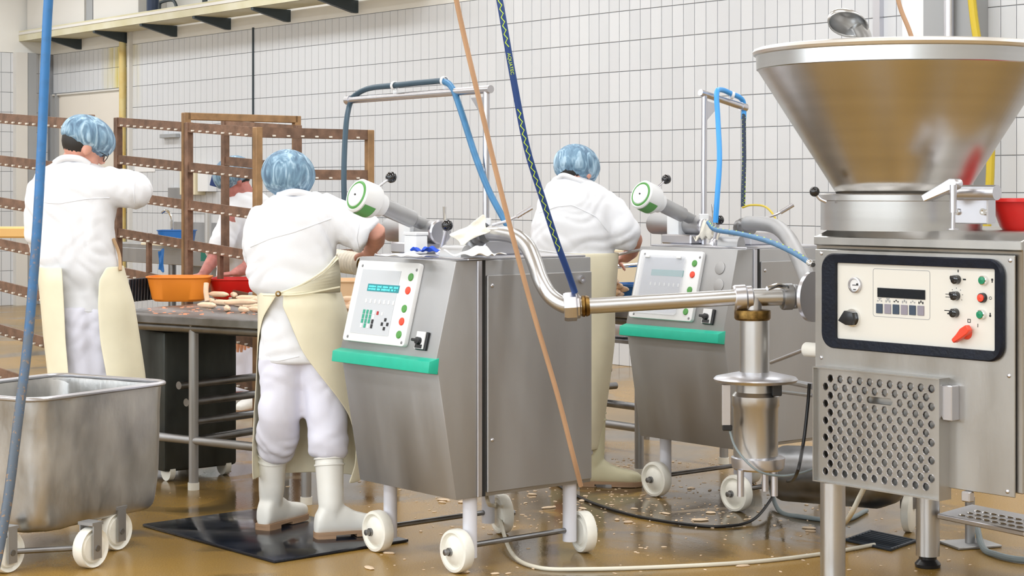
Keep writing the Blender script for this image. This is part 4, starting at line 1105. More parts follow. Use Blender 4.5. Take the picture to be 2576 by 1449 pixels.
mb = MB(); mb.tube(spline([P(130, -120, 6.3), P(120, 30, 6.3), P(112, 200, 6.3), P(102, 420, 6.28), P(90, 620, 6.22), P(70, 860, 6.12), P(45, 1060, 6.02), P(22, 1240, 5.95), P(0, 1370, 5.9), P(-15, 1440, 5.85)], 8), .0165, 14)
mb.build('pole', POLEB, t, True)

# ---- cables and things on the floor
def fl(px, py, r): g = G(px, py); return Vector((g.x, g.y, r))
hose('white_cable', 'white cable running from under the foreground machine across the floor', 'cable',
     [P(1222, 1235, 7.3), P(1230, 1268, 7.2), fl(1250, 1335, .09), fl(1285, 1400, .02), fl(1350, 1432, .008), fl(1480, 1437, .008), fl(1700, 1430, .008), fl(1900, 1418, .008), fl(2070, 1398, .008), fl(2200, 1375, .008)], .008, CABW)
hose('black_cable', 'black cable looping from the filler across the wet floor', 'cable',
     [P(2036, 965, 6.8), P(2032, 1020, 6.8), P(2020, 1120, 6.78), P(2000, 1200, 6.75), fl(1965, 1275, .10), fl(1900, 1315, .02), fl(1820, 1328, .007), fl(1720, 1322, .007), fl(1600, 1302, .007), fl(1500, 1272, .007), fl(1440, 1245, .007), fl(1395, 1218, .007)], .0065, CABK)
hose('grey_hose', 'thin blue grey hose lying under the hanging valve unit', 'hose',
     [P(1920, 1215, 7.6), fl(1935, 1262, .08), fl(1960, 1290, .01), fl(2020, 1306, .01), fl(2120, 1315, .01), fl(2180, 1290, .01)], .010, CABG)
hose('white_cable', 'short white cable hanging down behind the perforated guard', 'cable',
     [P(2180, 1215, 6.9), P(2165, 1245, 6.9), P(2140, 1295, 6.95), fl(2122, 1340, .03), fl(2100, 1365, .01)], .010, CABW)
# drain grate
gq = [G(*p) for p in ((2128, 1362), (2190, 1340), (2303, 1364), (2240, 1386))]
t = thing('drain_grate', 'dark steel drain grate in the floor behind the front leg of the filler', 'grate', (gq[0]+gq[2])/2)
mb = MB(); mb.bm.faces.new([mb._v(p+Vector((0, 0, .002))) for p in gq]); mb.build('drain_pit', HOLE, t, True, smooth=0)
u_, v_ = gq[3]-gq[0], gq[1]-gq[0]
for i in range(9):
    a = gq[0]+v_*(i/8); b = a+(gq[2]-gq[1])
    mb = MB(); d = (b-a).normalized(); mb.tube([a+Vector((0, 0, .006)), b+Vector((0, 0, .006))], .006, 6); mb.build('bar', GRATE, t, True)
for a, b in ((gq[0], gq[1]), (gq[3], gq[2])):
    mb = MB(); mb.tube([a+Vector((0, 0, .006)), b+Vector((0, 0, .006))], .007, 6); mb.build('frame_bar', GRATE, t, True)
# rubber mat
q = [G(*p) for p in ((358, 1325), (690, 1418))]; u_ = q[1]-q[0]; v_ = Vector((-u_.y, u_.x, 0)).normalized()*.66
mc = [q[0], q[1], q[1]+v_, q[0]+v_]
mb = MB(); mb.prism([(0, 0), (1, 0), (1, 1), (0, 1)], 0, .012, lambda a, b, d: q[0]+u_*a+v_*b+Vector((0, 0, d+.001))); mb.bevel(.005, 2)
tag(mb.build('rubber_mat', MATB), 'wet black rubber mat under the white boots', 'mat')
# meat scraps
rnd = random.Random(5); mb = MB()
for i in range(900):
    if i % 3: px, py = rnd.gauss(1600, 260), rnd.uniform(1150, 1330)
    else: px, py = rnd.uniform(300, 2500), rnd.uniform(1180, 1445)
    if 360 < px < 920 and py > 1255: continue
    g = G(px, py); s = rnd.uniform(.002, .009) if rnd.random() < .93 else rnd.uniform(.010, .022)
    mb.sphere(g+Vector((0, 0, s*.15)), s, rnd.uniform(.7, 2), rnd.uniform(.5, 1), .3, Matrix.Rotation(rnd.uniform(0, 3), 3, 'Z'), u=6, v=4)
o = mb.build('meat_scraps', CRUMB); tag(o, 'pale meat scraps scattered over the wet floor', 'scraps', kind='stuff')

# ================================================================== STEEL TUB ON WHEELS (left front)
def zpl(px, py, z): return hit(px, py, Vector((0, 0, z)), Vector((0, 0, 1)))
nc, rc = zpl(88, 1008, .655), zpl(430, 962, .655)
ut = (rc-nc).normalized(); vt = Vector((-ut.y, ut.x, 0)); TL_, TW_ = (rc-nc).length, .64
tub = thing('steel_tub', 'dented stainless meat tub on white wheels in the left foreground', 'tub', (nc+rc)/2*1+vt*TW_/2-Vector((0, 0, .655)), math.atan2(ut.y, ut.x))
mb = MB()
def rect_ring(w_, l_, z, r, n=6): return [mb._v((a, b, z)) for a, b in rrect(l_, w_, r, n)]
O = [rect_ring(TW_*s, TL_*s2, z, r) for s, s2, z, r in ((.70, .70, .130, .10), (.88, .88, .135, .10), (.935, .935, .15, .10), (.960, .965, .20, .095), (.97, .975, .30, .09), (.99, .99, .648, .085), (1.0, 1.0, .65, .085))]
I = [rect_ring(TW_*s, TL_*s2, z, r) for s, s2, z, r in ((.975, .975, .65, .08), (.95, .955, .28, .09), (.93, .93, .19, .10), (.65, .65, .15, .1))]
mb.skin(O+I, True, True)
me = evaluated(mb, 'tub_shell', [m_subd(2), m_disp(.012, .11)])
me.materials.clear(); link('tub_shell', me, STEELW, tub)
mb = MB(); path = [Vector((a, b, .655)) for a, b in rrect(TL_+.004, TW_+.004, .085, 6)]
rings = []
for i, p in enumerate(path):
    t_ = (path[(i+1) % len(path)]-path[i-1]).normalized(); s_ = t_.cross(Vector((0, 0, 1)))
    rings.append(mb.ring(p, Vector((0, 0, 1)), s_, .010, .013, 10))
mb.skin(rings, closed=True); mb.build('rolled_rim', SILV, tub)
mb = MB(); mb.lathe([(.018, 0), (.018, .012), (.01, .014), (.01, .004), (.001, .004)], (-TL_*.44, .05, .58), (1, 0, 0), 16, cap=True); mb.build('rivet', CHROME, tub)
def tubwheel(px, py, axd, nm='wheel', br=True):
    g = wmat(tub).inverted() @ G(px, py); ax = (wmat(tub).inverted().to_3x3() @ Vector(axd)).normalized()
    c = Vector((g.x, g.y, .078))
    mb = MB(); mb.lathe([(.02, -.022), (.055, -.022), (.060, -.012), (.068, -.02), (.074, -.024), (.078, -.018), (.078, .018), (.074, .024), (.068, .02), (.06, .012), (.055, .022), (.02, .022)], c, ax, 32, cap=True); wl = mb.build('wheel', CREAMP, tub)
    mb = MB(); mb.lathe([(.012, -.04), (.012, .04)], c, ax, 10, cap=True); mb.build('axle_nut', STEELD, wl)
    if br:
        mb = MB(); q = Matrix((ax, ax.cross(Vector((0, 0, 1)))*-1, Vector((0, 0, 1)))).transposed().to_4x4()
        for s in (-1, 1): mb.box((s*.034, 0, .03), (.006, .045, .14), Matrix.Translation(c) @ q)
        mb.box((0, 0, .095), (.075, .06, .012), Matrix.Translation(c) @ q); mb.build('fork', STEEL, tub)
    return c
w1 = tubwheel(228, 1428, (.86, -.5, 0)); w2 = tubwheel(15, 1440, (.86, -.5, 0)); w3 = tubwheel(290, 1383, (.86, -.5, 0))
mb = MB(); mb.tube([w1, w2], .011, 10); mb.build('axle_bar', STEELD, tub)

# ================================================================== TABLES
def work_table(label, corner, L, D, ext, z=.845, lower=.24, rot=ROT):
    """corner: floor point of the front left leg; table runs along +x' (to the right) and +y' (to the back)"""
    t = thing('work_table', label, 'table', corner, rot, 'steel work tables')
    mb = MB(); mb.box(((L-ext)/2, D/2-.01, z-.02), (L+ext+.16, D+.16, .04), bev=.004); mb.build('table_top', STEELD, t)
    mb = MB(); mb.tube([(-ext, .0, z-.06), (L, .0, z-.06)], .025, 12); mb.build('front_rail', STEELD, t)
    mb = MB(); mb.tube([(-ext, D, z-.06), (L, D, z-.06)], .025, 12); mb.build('rear_rail', STEELD, t)
    for x in (0, L):
        for y in (0, D):
            mb = MB(); mb.tube([(x, y, .03), (x, y, z-.04)], .0235, 16); lg = mb.build('leg', STEEL, t)
            mb = MB(); mb.tube([(x, y, .0), (x, y, .035)], .028, 14); mb.build('foot_cap', CREAMP, lg)
        mb = MB(); mb.tube([(x, 0, lower), (x, D, lower)], .02, 12); mb.build('stretcher', STEELD, t)
    for y in (0, D):
        mb = MB(); mb.tube([(-ext if y == 0 else 0, y, lower), (L, y, lower)], .021, 12); mb.build('stretcher', STEEL if y == 0 else STEELD, t)
    for x, zz in ((-.1, .50), (-.05, .42), (.0, .33)):
        mb = MB(); mb.tube([(x, 0, zz), (x+.05, D+.1, zz)], .02, 12); mb.build('cross_bar', STEELD, t)
    return t
TB = G(487, 1232)
tb1 = work_table('steel work table carrying the orange and red tubs', TB, .72, .66, .55, rot=math.atan2(-.45, .655))
T1i = (Matrix.Translation(TB) @ RM).inverted()
TZ = .845
tb2 = work_table('steel work table half hidden behind the farther portioning machine', G(1608, 1196)-XA*1.0, 1.0, .62, .0)
# dark bin under the first table
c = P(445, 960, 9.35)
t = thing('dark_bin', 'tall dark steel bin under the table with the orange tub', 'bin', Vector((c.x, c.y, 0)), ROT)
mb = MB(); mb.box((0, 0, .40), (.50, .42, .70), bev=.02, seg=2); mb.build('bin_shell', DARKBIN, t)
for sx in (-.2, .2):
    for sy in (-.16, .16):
        mb = MB(); mb.lathe([(.05, -.015), (.05, .015)], (sx, sy, .05), (0, 1, 0), 18, cap=True); mb.build('wheel', CREAMP, t)
# tubs
def tab(px, py): return zpl(px, py, TZ)
p = tab(452, 766); 
def oval_tub(name, label, p, w_, h_, m, taper=.82, depth=.8, rot=0.):
    t = thing(name, label, 'tub', p, rot)
    mb = MB()
    def rr(s, z): return [mb._v((a, b, z)) for a, b in rrect(w_*s, w_*depth*s, w_*depth*s*.35, 8)]
    O = [rr(taper*.9, .002), (rr(taper, .014)), rr(1, h_-.012), rr(1.06, h_-.006), rr(1.06, h_), rr(.99, h_)]
    I = [rr(taper-.02, .018), rr(taper*.85, .01)]
    mb.skin(O+I, True, True); mb.build('tub_shell', m, t); return t
to = oval_tub('orange_tub', 'orange plastic tub at the left end of the work table', tab(452, 757), .335, .137, ORANGE, .86)
tr = oval_tub('red_tub', 'red plastic tub on the work table behind the worker on the black mat', tab(602, 752), .33, .118, RED, .86)
# sausages
def sausage(p, ang, ln, r, bend, label, grp):
    mb = MB(); pts = []; n = 9
    for i in range(n):
        f = i/(n-1)-.5; pts.append(Vector((p.x+math.cos(ang)*f*ln-math.sin(ang)*bend*(f*f*4-1)*-1, p.y+math.sin(ang)*f*ln+math.cos(ang)*bend*(f*f*4-1)*-1, p.z+r)))
    rs = [r*x for x in (.35, .8, 1, 1, 1, 1, 1, .8, .35)]
    mb.tube(pts, rs, 10); o = mb.build('sausage', MEAT); tag(o, label, 'sausage', grp); return o
rnd = random.Random(11)
spots = [(520, 775, 0), (560, 768, 0), (600, 772, 0), (640, 778, 0), (530, 764, 0), (585, 762, 1), (625, 770, 1), (575, 783, 0), (615, 786, 0), (648, 786, 0), (550, 760, 1), (660, 776, 1), (605, 781, 1)]
frow = sorted(p for p in spots if p[1] >= 774); brow = sorted(p for p in spots if p[1] < 774)
for i, (px, py, lv) in enumerate(spots):
    q = tab(px, py); q.z += .028*lv
    sausage(q, ROT+rnd.uniform(-.5, .9), rnd.uniform(.12, .17), .015, rnd.uniform(-.01, .012), 'raw sausage, %s from left in the %s row before the red tub' % ((ORD[frow.index((px, py, lv))], 'front') if py >= 774 else (ORD[brow.index((px, py, lv))], 'rear')), 'sausages on the work table')
q = tab(535, 766)
mb = MB(); mb.tube(spline([Vector((q.x-.03, q.y-.02, TZ+.115)), Vector((q.x-.03, q.y-.035, TZ+.07)), Vector((q.x-.02, q.y-.05, TZ+.02))], 5), .014, 10)
tag(mb.build('sausage', MEAT), 'single sausage hanging down the side of the orange tub', 'sausage', 'sausages on the work table')
mb = MB(); rnd = random.Random(2)
for i in range(60):
    q = tab(rnd.uniform(370, 640), rnd.uniform(772, 792)); s = rnd.uniform(.003, .009)
    mb.sphere(q, s, 1.5, 1, .5, u=6, v=4)
tag(mb.build('meat_crumbs', mat('meat_red', (.75, .30, .16), .5)), 'red meat crumbs along the table front edge', 'crumbs', kind='stuff')
p = tab(636, 760); mb = MB(); mb.box((p.x, p.y, TZ+.03), (.05, .02, .05), bev=.006); o = mb.build('scraper', GREYP); tag(o, 'small grey scraper leaning before the red tub', 'scraper')
# stack of dark thin trays standing on edge at the table's left end
for i in range(9):
    p = tab(338+i*7.5, 758-i*.8); hh = .125
    mb = MB(); mb.box((0, 0, hh/2), (.006, .20, hh), Matrix.Translation(p) @ Matrix.Rotation(ROT+.75, 4, 'Z') @ Matrix.Rotation(.05, 4, 'Y'), bev=.002)
    o = mb.build('smoke_tray', mat('tray_slate', (.05, .055, .07), .3, .5)); tag(o, 'dark slate tray on edge, %s from the left in the row beside the orange tub' % ORD[i], 'tray', 'dark trays beside the orange tub')
# casing stick and peach tub between the woman and the machine
p = P(878, 660, 8.0)
t = thing('casing_sleeve', 'cream rucked casing sleeve on a nozzle beside the machine front', 'casing', p)
d_ = Vector((.75, -.55, -.08)).normalized()
mb = MB(); prof = []
for i in range(22): prof.append((.048+(.003 if i % 2 else 0), -.12+.0085*i))
mb.lathe([(.02, -.12)]+prof+[(.03, .07), (.026, .06)], p, d_, 28, cap=False); mb.build('casing', NOZ, t, True)
mb = MB(); mb.lathe([(.026, -.1), (.026, .085), (.019, .085), (.019, .0), (.001, .0)], p, d_, 20); mb.build('nozzle', BRASS, t, True)
mb = MB(); c2 = p+d_*.085; mb.tube([c2, P(960, 648, 7.7)], .012, 10); mb.build('nozzle_pipe', SILV, t, True)
oval_tub('peach_tub', 'peach coloured plastic tub half hidden between the apron and the machine panel', Vector((P(885, 775, 8.55).x, 8.55, TZ)), .36, .19, PEACH, .9)
for i, (px, py) in enumerate(((878, 770), (884, 760), (872, 785), (882, 780))):
    q = P(px, py, 8.25); q.z = TZ+.0+.02*i if False else P(px, py, 8.25).z
    sausage(P(px, py, 8.3), ROT+i, .1, .014, .01, 'raw sausage at the edge of the peach tub, %s from the top' % ORD[[1, 0, 3, 2][i]], 'sausages at the peach tub')

# ---- second station: board, blue bucket, sausages, steel box
z2 = .845
p = P(1580, 742, 9.35); p.z = z2
t = bowl('blue_bucket', 'blue plastic bucket beside the farther machine panel', 'bucket', p+Vector((.035, 0, 0)), .075, .112, .13, BLUEP)
rnd = random.Random(4)
for i, (px, py) in enumerate(((1537, 738), (1548, 735), (1540, 722), (1552, 720), (1545, 709), (1556, 728), (1534, 728), (1550, 742))):
    q = P(px, py, 9.2); q.z -= .014
    sausage(q, ROT+rnd.uniform(-.8, 2.2), .11, .0155, .008, 'raw sausage in the pile by the blue bucket, %s from the left' % ORD[[1, 4, 2, 5, 3, 7, 0, 6][i]], 'sausages by the blue bucket')
mb = MB(); mb.box((0, 0, 0), (.6, .03, .26), Matrix.Translation(P(1575, 690, 9.75)) @ RM, bev=.004)
tag(mb.build('splash_board', mat('board_cream', (.80, .66, .45), .6)), 'cream splash board standing behind the blue bucket', 'board')
mb = MB(); mb.tube([P(1535, 672, 9.5), P(1606, 666, 9.35)], .011, 10); tag(mb.build('hand_rail', CHROME), 'short chrome rail in front of the cream splash board', 'rail')
mb = MB(); mb.tube([P(1535, 645, 9.1), P(1612, 628, 8.75)], .007, 8); tag(mb.build('filling_nozzle', SILV), 'thin steel filling nozzle held by the worker at the farther machine', 'nozzle')
mb = MB(); mb.box((0, 0, 0), (.22, .2, .085), Matrix.Translation(P(1570, 828, 11.2)) @ RM, bev=.012, seg=2); tag(mb.build('steel_pan', SILV), 'small steel pan on a shelf left of the farther machine', 'pan')
mb = MB(); q = P(1570, 849, 11.2); mb.box((0, 0, -.01), (.5, .3, .02), Matrix.Translation(q) @ RM); mb.tube([q+R(-.2, 0, 0), Vector((q.x, q.y, 0))+R(-.2, 0, 0)], .018, 10); mb.tube([q+R(.2, 0, 0), Vector((q.x, q.y, 0))+R(.2, 0, 0)], .018, 10)
tag(mb.build('low_shelf', STEELD), 'low dark steel shelf under the small pan', 'shelf')

# ================================================================== ITEMS ON THE MACHINE TOPS
def sheet(name, label, cat, c, w_, d_, m, rot, amp=.02, seed=1, n=10, cover=0):
    rnd = random.Random(seed); ph = [rnd.uniform(0, 6) for _ in range(6)]
    mb = MB(); grid = []
    for i in range(n+1):
        row = []
        for j in range(n+1):
            u, v = i/n-.5, j/n-.5
            z = amp*(.5+.5*math.sin(u*7+ph[0]+v*3))*(.5+.5*math.sin(v*9+ph[1]-u*4))+amp*.4*(1+math.sin(u*17+v*13+ph[2]))*.5
            row.append(mb._v((u*w_*(1+.15*math.sin(v*6+ph[3])), v*d_*(1+.15*math.sin(u*5+ph[4])), z+.003)))
        grid.append(row)
    for i in range(n):
        for j in range(n): mb.bm.faces.new((grid[i][j], grid[i+1][j], grid[i+1][j+1], grid[i][j+1]))
    me = evaluated(mb, name, [m_solid(.003, 1), m_subd(1)])
    o = link(name, me, m); o.location = c; o.rotation_euler = (0, 0, rot); return tag(o, label, cat)
MT = 1.198
def mt(px, py, off=Vector((0, 0, 0))): q = zpl(px, py, MT); return q+off
sheet('paper_sheet', 'crumpled white paper along the front of the foreground machine top', 'paper', mt(1010, 646), .20, .13, PAPER, ROT, .012, 1)
sheet('blue_cloth', 'crumpled blue cloth on the foreground machine top', 'cloth', mt(1068, 643)+Vector((0, 0, .008)), .11, .07, BLUEC, ROT, .022, 2)
sheet('paper_sheet', 'white paper towel draped round the half-round cover', 'paper', mt(1200, 648), .16, .20, PAPER, ROT+.4, .035, 3)
sheet('cream_rag', 'cream rag leaning against the pipe union of the foreground machine', 'rag', P(1186, 586, 7.10), .14, .07, CREAMC, 0, .018, 5).rotation_euler = (1.15, -.5, .1)
p = mt(1046, 638)
t = thing('white_canister', 'white square canister with a lid standing on the foreground machine', 'canister', p, ROT)
mb = MB(); mb.box((0, 0, .037), (.082, .06, .074), bev=.006, seg=2); mb.build('canister_body', WHITEP, t)
mb = MB(); mb.box((0, 0, .081), (.088, .066, .014), bev=.003); mb.build('lid', WHITEP, t)
off = L2-L1
def mt2(px, py): return zpl(px, py, MT)
sheet('blue_cloth', 'small crumpled blue cloth on the farther machine top', 'cloth', mt2(1735, 611)+Vector((0, 0, .004)), .09, .06, BLUEC, ROT, .03, 6)
sheet('cream_rag', 'cream rag heaped on the farther machine beside the ball lever', 'rag', mt2(1778, 614), .11, .09, CREAMC, ROT+.3, .10, 7)
mb = MB(); mb.tube(spline([P(1868, 522, 8.75), P(1890, 516, 8.7), P(1925, 520, 8.6), P(1948, 545, 8.5), P(1955, 575, 8.45)], 6), .005, 8)
tag(mb.build('yellow_tube', HOSEY), 'thin yellow tube arching behind the farther pipe union', 'tube')

# ================================================================== SMOKE RACKS
def rack(label, A, xl, yd, ztop, slope, levels, sides, topframe=False, struts=()):
    """A: floor point of the left front post; xl along +x', yd along +y'"""
    t = thing('smoke_rack', label, 'rack', A, ROT, 'brown smoke racks')
    def z_at(x): return ztop-slope*x
    posts = {'fl': (0, 0), 'fr': (xl, 0), 'bl': (0, yd), 'br': (xl, yd)}
    for k, (x, y) in posts.items():
        if 'b' not in sides and 'r' not in sides and k == 'br': continue
        h = z_at(x)+.0+(.055 if topframe and k in ('fr', 'br') else 0)
        mb = MB(); mb.box((x, y, h/2), (.042, .042, h), bev=.003); mb.build('post', TANB if k in ('br', 'fr') else BROWN, t)
    def rail(p, q, lug=True):
        p, q = Vector(p), Vector(q); d = (q-p).normalized(); ln = (q-p).length
        n = Vector((d.y, -d.x, 0)).normalized()
        mb = MB(); mb.prism([(.0, -.022), (.012, -.022), (.012, .022), (0, .022)], 0, ln, lambda a, b, e: p+d*e+n*a+Vector((0, 0, b)))
        mb.prism([(-.03, -.034), (.016, -.034), (.016, -.022), (-.03, -.022)], 0, ln, lambda a, b, e: p+d*e+n*a+Vector((0, 0, b)))
        r_ = mb.build('rail', BROWN, t, smooth=0)
        if lug:
            k = int(ln/.083)
            for i in range(1, k):
                c = p+d*(i*ln/k)+n*.02-Vector((0, 0, .024))
                mb = MB(); mb.box((0, 0, 0), (.017, .016, .010), Matrix.Translation(c) @ Matrix.Rotation(math.atan2(d.y, d.x), 4, 'Z'), bev=.002); mb.build('peg', LUG, r_)
    for lv in levels:
        z0, z1 = z_at(0)-lv-.022, z_at(xl)-lv-.022
        if 'f' in sides: rail((0, 0, z0), (xl, 0, z1))
        if 'b' in sides and lv < .3: rail((0, yd, z0), (xl, yd, z1), False)
        if 'r' in sides: rail((xl, 0, z1), (xl, yd, z1))
        if 'l' in sides: rail((0, yd, z0), (0, 0, z0), False)
    if topframe:
        mb = MB(); h = z_at(xl)+.055-.021; mb.box((xl, yd/2, h), (.042, yd, .042), bev=.003); mb.build('top_bar', TANB, t)
    for x, za, zb in struts:
        mb = MB(); mb.box((x, 0, (z_at(x)-za+z_at(x)-zb)/2), (.028, .028, zb-za), bev=.002); mb.build('strut', BROWN, t)
    return t
LV = [0, .21, .41, .62, .835, 1.05, 1.27, 1.5]
KR = 1.09
A0 = P(297, 0, 10.2*KR); A0.z = 0
rack('left rack of the nested pair of brown smoke racks, with a raised end frame', A0, .766*KR, .69*KR, 1.455+.407*KR, .063, [l*KR for l in LV[:7]], 'fb', True, ((.36*KR, .62*KR, .835*KR),))
B0 = A0+XA*.790*KR
rack('right rack of the nested pair of brown smoke racks, in front of the far worker', B0, .69*KR, .68*KR, 1.455+.357*KR, .063, [l*KR for l in LV[:7]], 'fr', False, ((.33*KR, .62*KR, .835*KR),))
CR = P(186, 0, 9.3); CR.z = 0
CA = CR-XA*1.2
rack('brown smoke rack at the left edge behind the blue pole', CA, 1.2, .69, 1.822+.075, .063, [0, .232, .462, .69, .92, 1.16, 1.4], 'f', False, ((.93, .69, .92),))

t = thing('drying_bar', 'dark drying bar under the racks behind the work table', 'bar', P(580, 822, 11.2))
mb = MB(); mb.tube([P(520, 820, 11.3), P(660, 826, 11.0)], .014, 8); mb.build('bar', BROWN, t, True)
rnd = random.Random(21)
for i in range(11):
    a = P(536+i*9, 826, 11.25-.02*i); ln = rnd.uniform(.12, .17)
    mb = MB(); mb.tube([a+Vector((0, 0, .01)), a-Vector((.004, 0, .02)), a-Vector((0, 0, ln*.5)), a-Vector((.003, 0, ln))], [.006, .014, .015, .008], 8)
    tag(mb.build('sausage', mat('sausage_smoked', (.62, .30, .17), .45, objrand=.2)), 'reddish sausage hanging on the dark drying bar behind the work table, %s from the left' % ORD[i], 'sausage', 'sausages hanging behind the work table')
# ================================================================== PEOPLE
def hand(mb, wr, d, nrm, s=1., curl=.5, flip=1):
    d = Vector(d).normalized(); nrm = Vector(nrm); nrm = (nrm-d*nrm.dot(d)).normalized(); side = d.cross(nrm)*flip
    k = wr+d*.085*s
    mb.tube([wr-d*.02, wr, wr+d*.03*s, wr+d*.07*s, k+d*.008], [.023*s, .026*s, .038*s, .042*s, .038*s], 12, up=side, ry=[.019*s, .018*s, .016*s, .015*s, .011*s])
    for i, ln in enumerate((.066, .078, .074, .058)):
        b = k+side*(.030-.020*i)*s-d*.004
        d1 = (d+nrm*curl*.5+side*(.06-.04*i)).normalized(); d2 = (d+nrm*curl*1.6).normalized(); d3 = (d*.6+nrm*curl*2.2).normalized()
        p1 = b+d1*ln*.45*s; p2 = p1+d2*ln*.35*s; p3 = p2+d3*ln*.28*s
        mb.tube([b-d*.012, b, p1, p2, p3], [.0085*s, .009*s, .0088*s, .008*s, .006*s], 8)
    b = wr+d*.022*s+side*.030*s
    p1 = b+(d*.6+side*.7+nrm*.3).normalized()*.036*s; p2 = p1+(d*.9+side*.15+nrm*.5).normalized()*.03*s
    mb.tube([b-side*.012, b, p1, p2], [.011*s, .0115*s, .010*s, .007*s], 8)
def head(mb, c, f, u, s=1.):
    """skull, jaw, nose, ears and brow; f = facing direction, u = up"""
    f = Vector(f).normalized(); u = Vector(u); u = (u-f*u.dot(f)).normalized(); r = f.cross(u)
    M = Matrix((r, f, u)).transposed()
    def at(x, y, z): return c+(r*x+f*y+u*z)*s
    mb.sphere(at(0, -.012, .02), .098*s, .80, 1.0, .98, M, 20, 14)
    mb.sphere(at(0, .028, -.05), .070*s, .82, .90, 1.0, M, 16, 12)
    mb.sphere(at(0, .072, -.085), .028*s, 1, .8, .8, M, 10, 8)
    mb.tube([at(0, .088, .012), at(0, .108, -.018), at(0, .096, -.03)], [.008*s, .014*s, .010*s], 8)
    mb.sphere(at(0, .082, -.062), .02*s, 1.1, .5, .55, M, 10, 6)
    for sx in (-1, 1): mb.sphere(at(sx*.081, -.008, -.012), .033*s, .32, .62, 1.0, M, 10, 8)
    return at, M
def limbs(mb, pts, rs): mb.tube(spline(pts, 4), [rs[0]+(rs[-1]-rs[0])*i/(4*(len(pts)-1)) for i in range(4*(len(pts)-1)+1)], 14)
def rows_loft(mb, rows, Z, n=32):
    rings = []
    for py, xl, xr, ry, dz in rows:
        a, b = P(xl, py, Z+dz), P(xr, py, Z+dz); c = (a+b)/2
        rings.append(mb.ring(c, Vector((1, 0, 0)), Vector((0, 1, 0)), (b.x-a.x)/2, ry, n, .85))
    mb.skin(rings, True, True)
def apron_sheet(t, rows, Z, mtl, n=40):
    """rows: (py, xl, xr, ry, dz, thL, thR) open at the back between the angles thL and thR (0 = towards the camera)"""
    mb = MB(); grid = []
    dense = []
    for i in range(len(rows)-1):
        for k in range(4):
            f = k/4; dense.append([a+(b-a)*f for a, b in zip(rows[i], rows[i+1])])
    dense.append(list(rows[-1]))
    for py, xl, xr, ry, dz, tl, tr in dense:
        a, b = P(xl, py, Z+dz), P(xr, py, Z+dz); c = (a+b)/2; rx = (b.x-a.x)/2
        row = []
        for k in range(n+1):
            th = math.radians(tr+(360+tl-tr)*k/n)
            wob = 1+.012*math.sin(th*7+py*.01)
            row.append(mb._v(c+Vector((math.sin(th)*rx*wob, -math.cos(th)*ry*wob, 0))))
        grid.append(row)
    for a, b in zip(grid[:-1], grid[1:]):
        for k in range(n): mb.bm.faces.new((a[k], a[k+1], b[k+1], b[k]))
    me = evaluated(mb, 'apron', [m_smooth(2), m_solid(.004, 1), m_subd(1)])
    me.transform(wmat(t).inverted()); return link('apron', me, mtl, t)
def boot(t, heel, toe_dir, top, m, ln=.29, name='boot'):
    """heel: floor point of the heel; top: centre of the shaft top"""
    d = Vector(toe_dir).normalized(); up = Vector((0, 0, 1)); s = d.cross(up)
    ank = heel+d*.03+up*.12
    mb = MB()
    mb.tube(spline([top, top.lerp(ank, .35), top.lerp(ank, .75), ank, heel+d*.03+up*.05], 4), [.060, .060, .060, .059, .058, .057, .056, .056, .055, .054, .053, .052, .050, .046, .044, .042, .04], 20)
    FP = ((-.040, .020, .05), (-.034, .034, .085), (-.01, .041, .125), (.04, .043, .135), (.09, .042, .115), (.13, .042, .09), (.18, .047, .075), (.23, .046, .066), (.265, .036, .055), (.287, .018, .04))
    rings = []
    for a, w_, h in FP:
        rings.append(mb.ring(heel+d*(a*ln/.29)+up*(.014+h/2), s, up, w_, h/2, 18, .75))
    mb.skin(rings, True, True)
    me = evaluated(mb, name, [m_remesh(.007), m_smooth(5)]); me.transform(wmat(t).inverted()); b = link(name, me, m, t)
    mb = MB()
    def sole(a0, a1, z0, z1):
        ed = [(a*ln/.29, w_+.003) for a, w_, h in FP if a0 <= a <= a1]
        poly = ed+[(a, -w_) for a, w_ in ed[::-1]]
        mb.prism(poly, z0, z1, lambda a, w_, z: heel+d*a+s*w_+up*z)
    sole(-.05, .3, .014, .026); sole(-.05, .045, 0, .015); sole(.12, .3, .002, .015)
    me = mb.mesh('sole', wmat(t).inverted()); link('sole', me, SOLE, b)
    mb = MB(); ax = (top-ank).normalized()
    for f in (.0, .13): 
        c = top.lerp(ank, f+.01); mb.lathe([(.0605, -.004), (.0645, -.003), (.0645, .004), (.0605, .005)], c, ax, 24, closed=True)
    me = mb.mesh('shaft_band', wmat(t).inverted()); link('shaft_band', me, m, b)
    return b
def add_mesh(t, name, mb, m, mods):
    me = evaluated(mb, name, mods)
    if name == 'coat': folds(me, .017, len(bpy.data.objects) % 17, 'coat')
    if name == 'trousers': folds(me, .014, len(bpy.data.objects) % 13, 'leg')
    me.transform(wmat(t).inverted()); me.materials.clear(); return link(name, me, m, t)
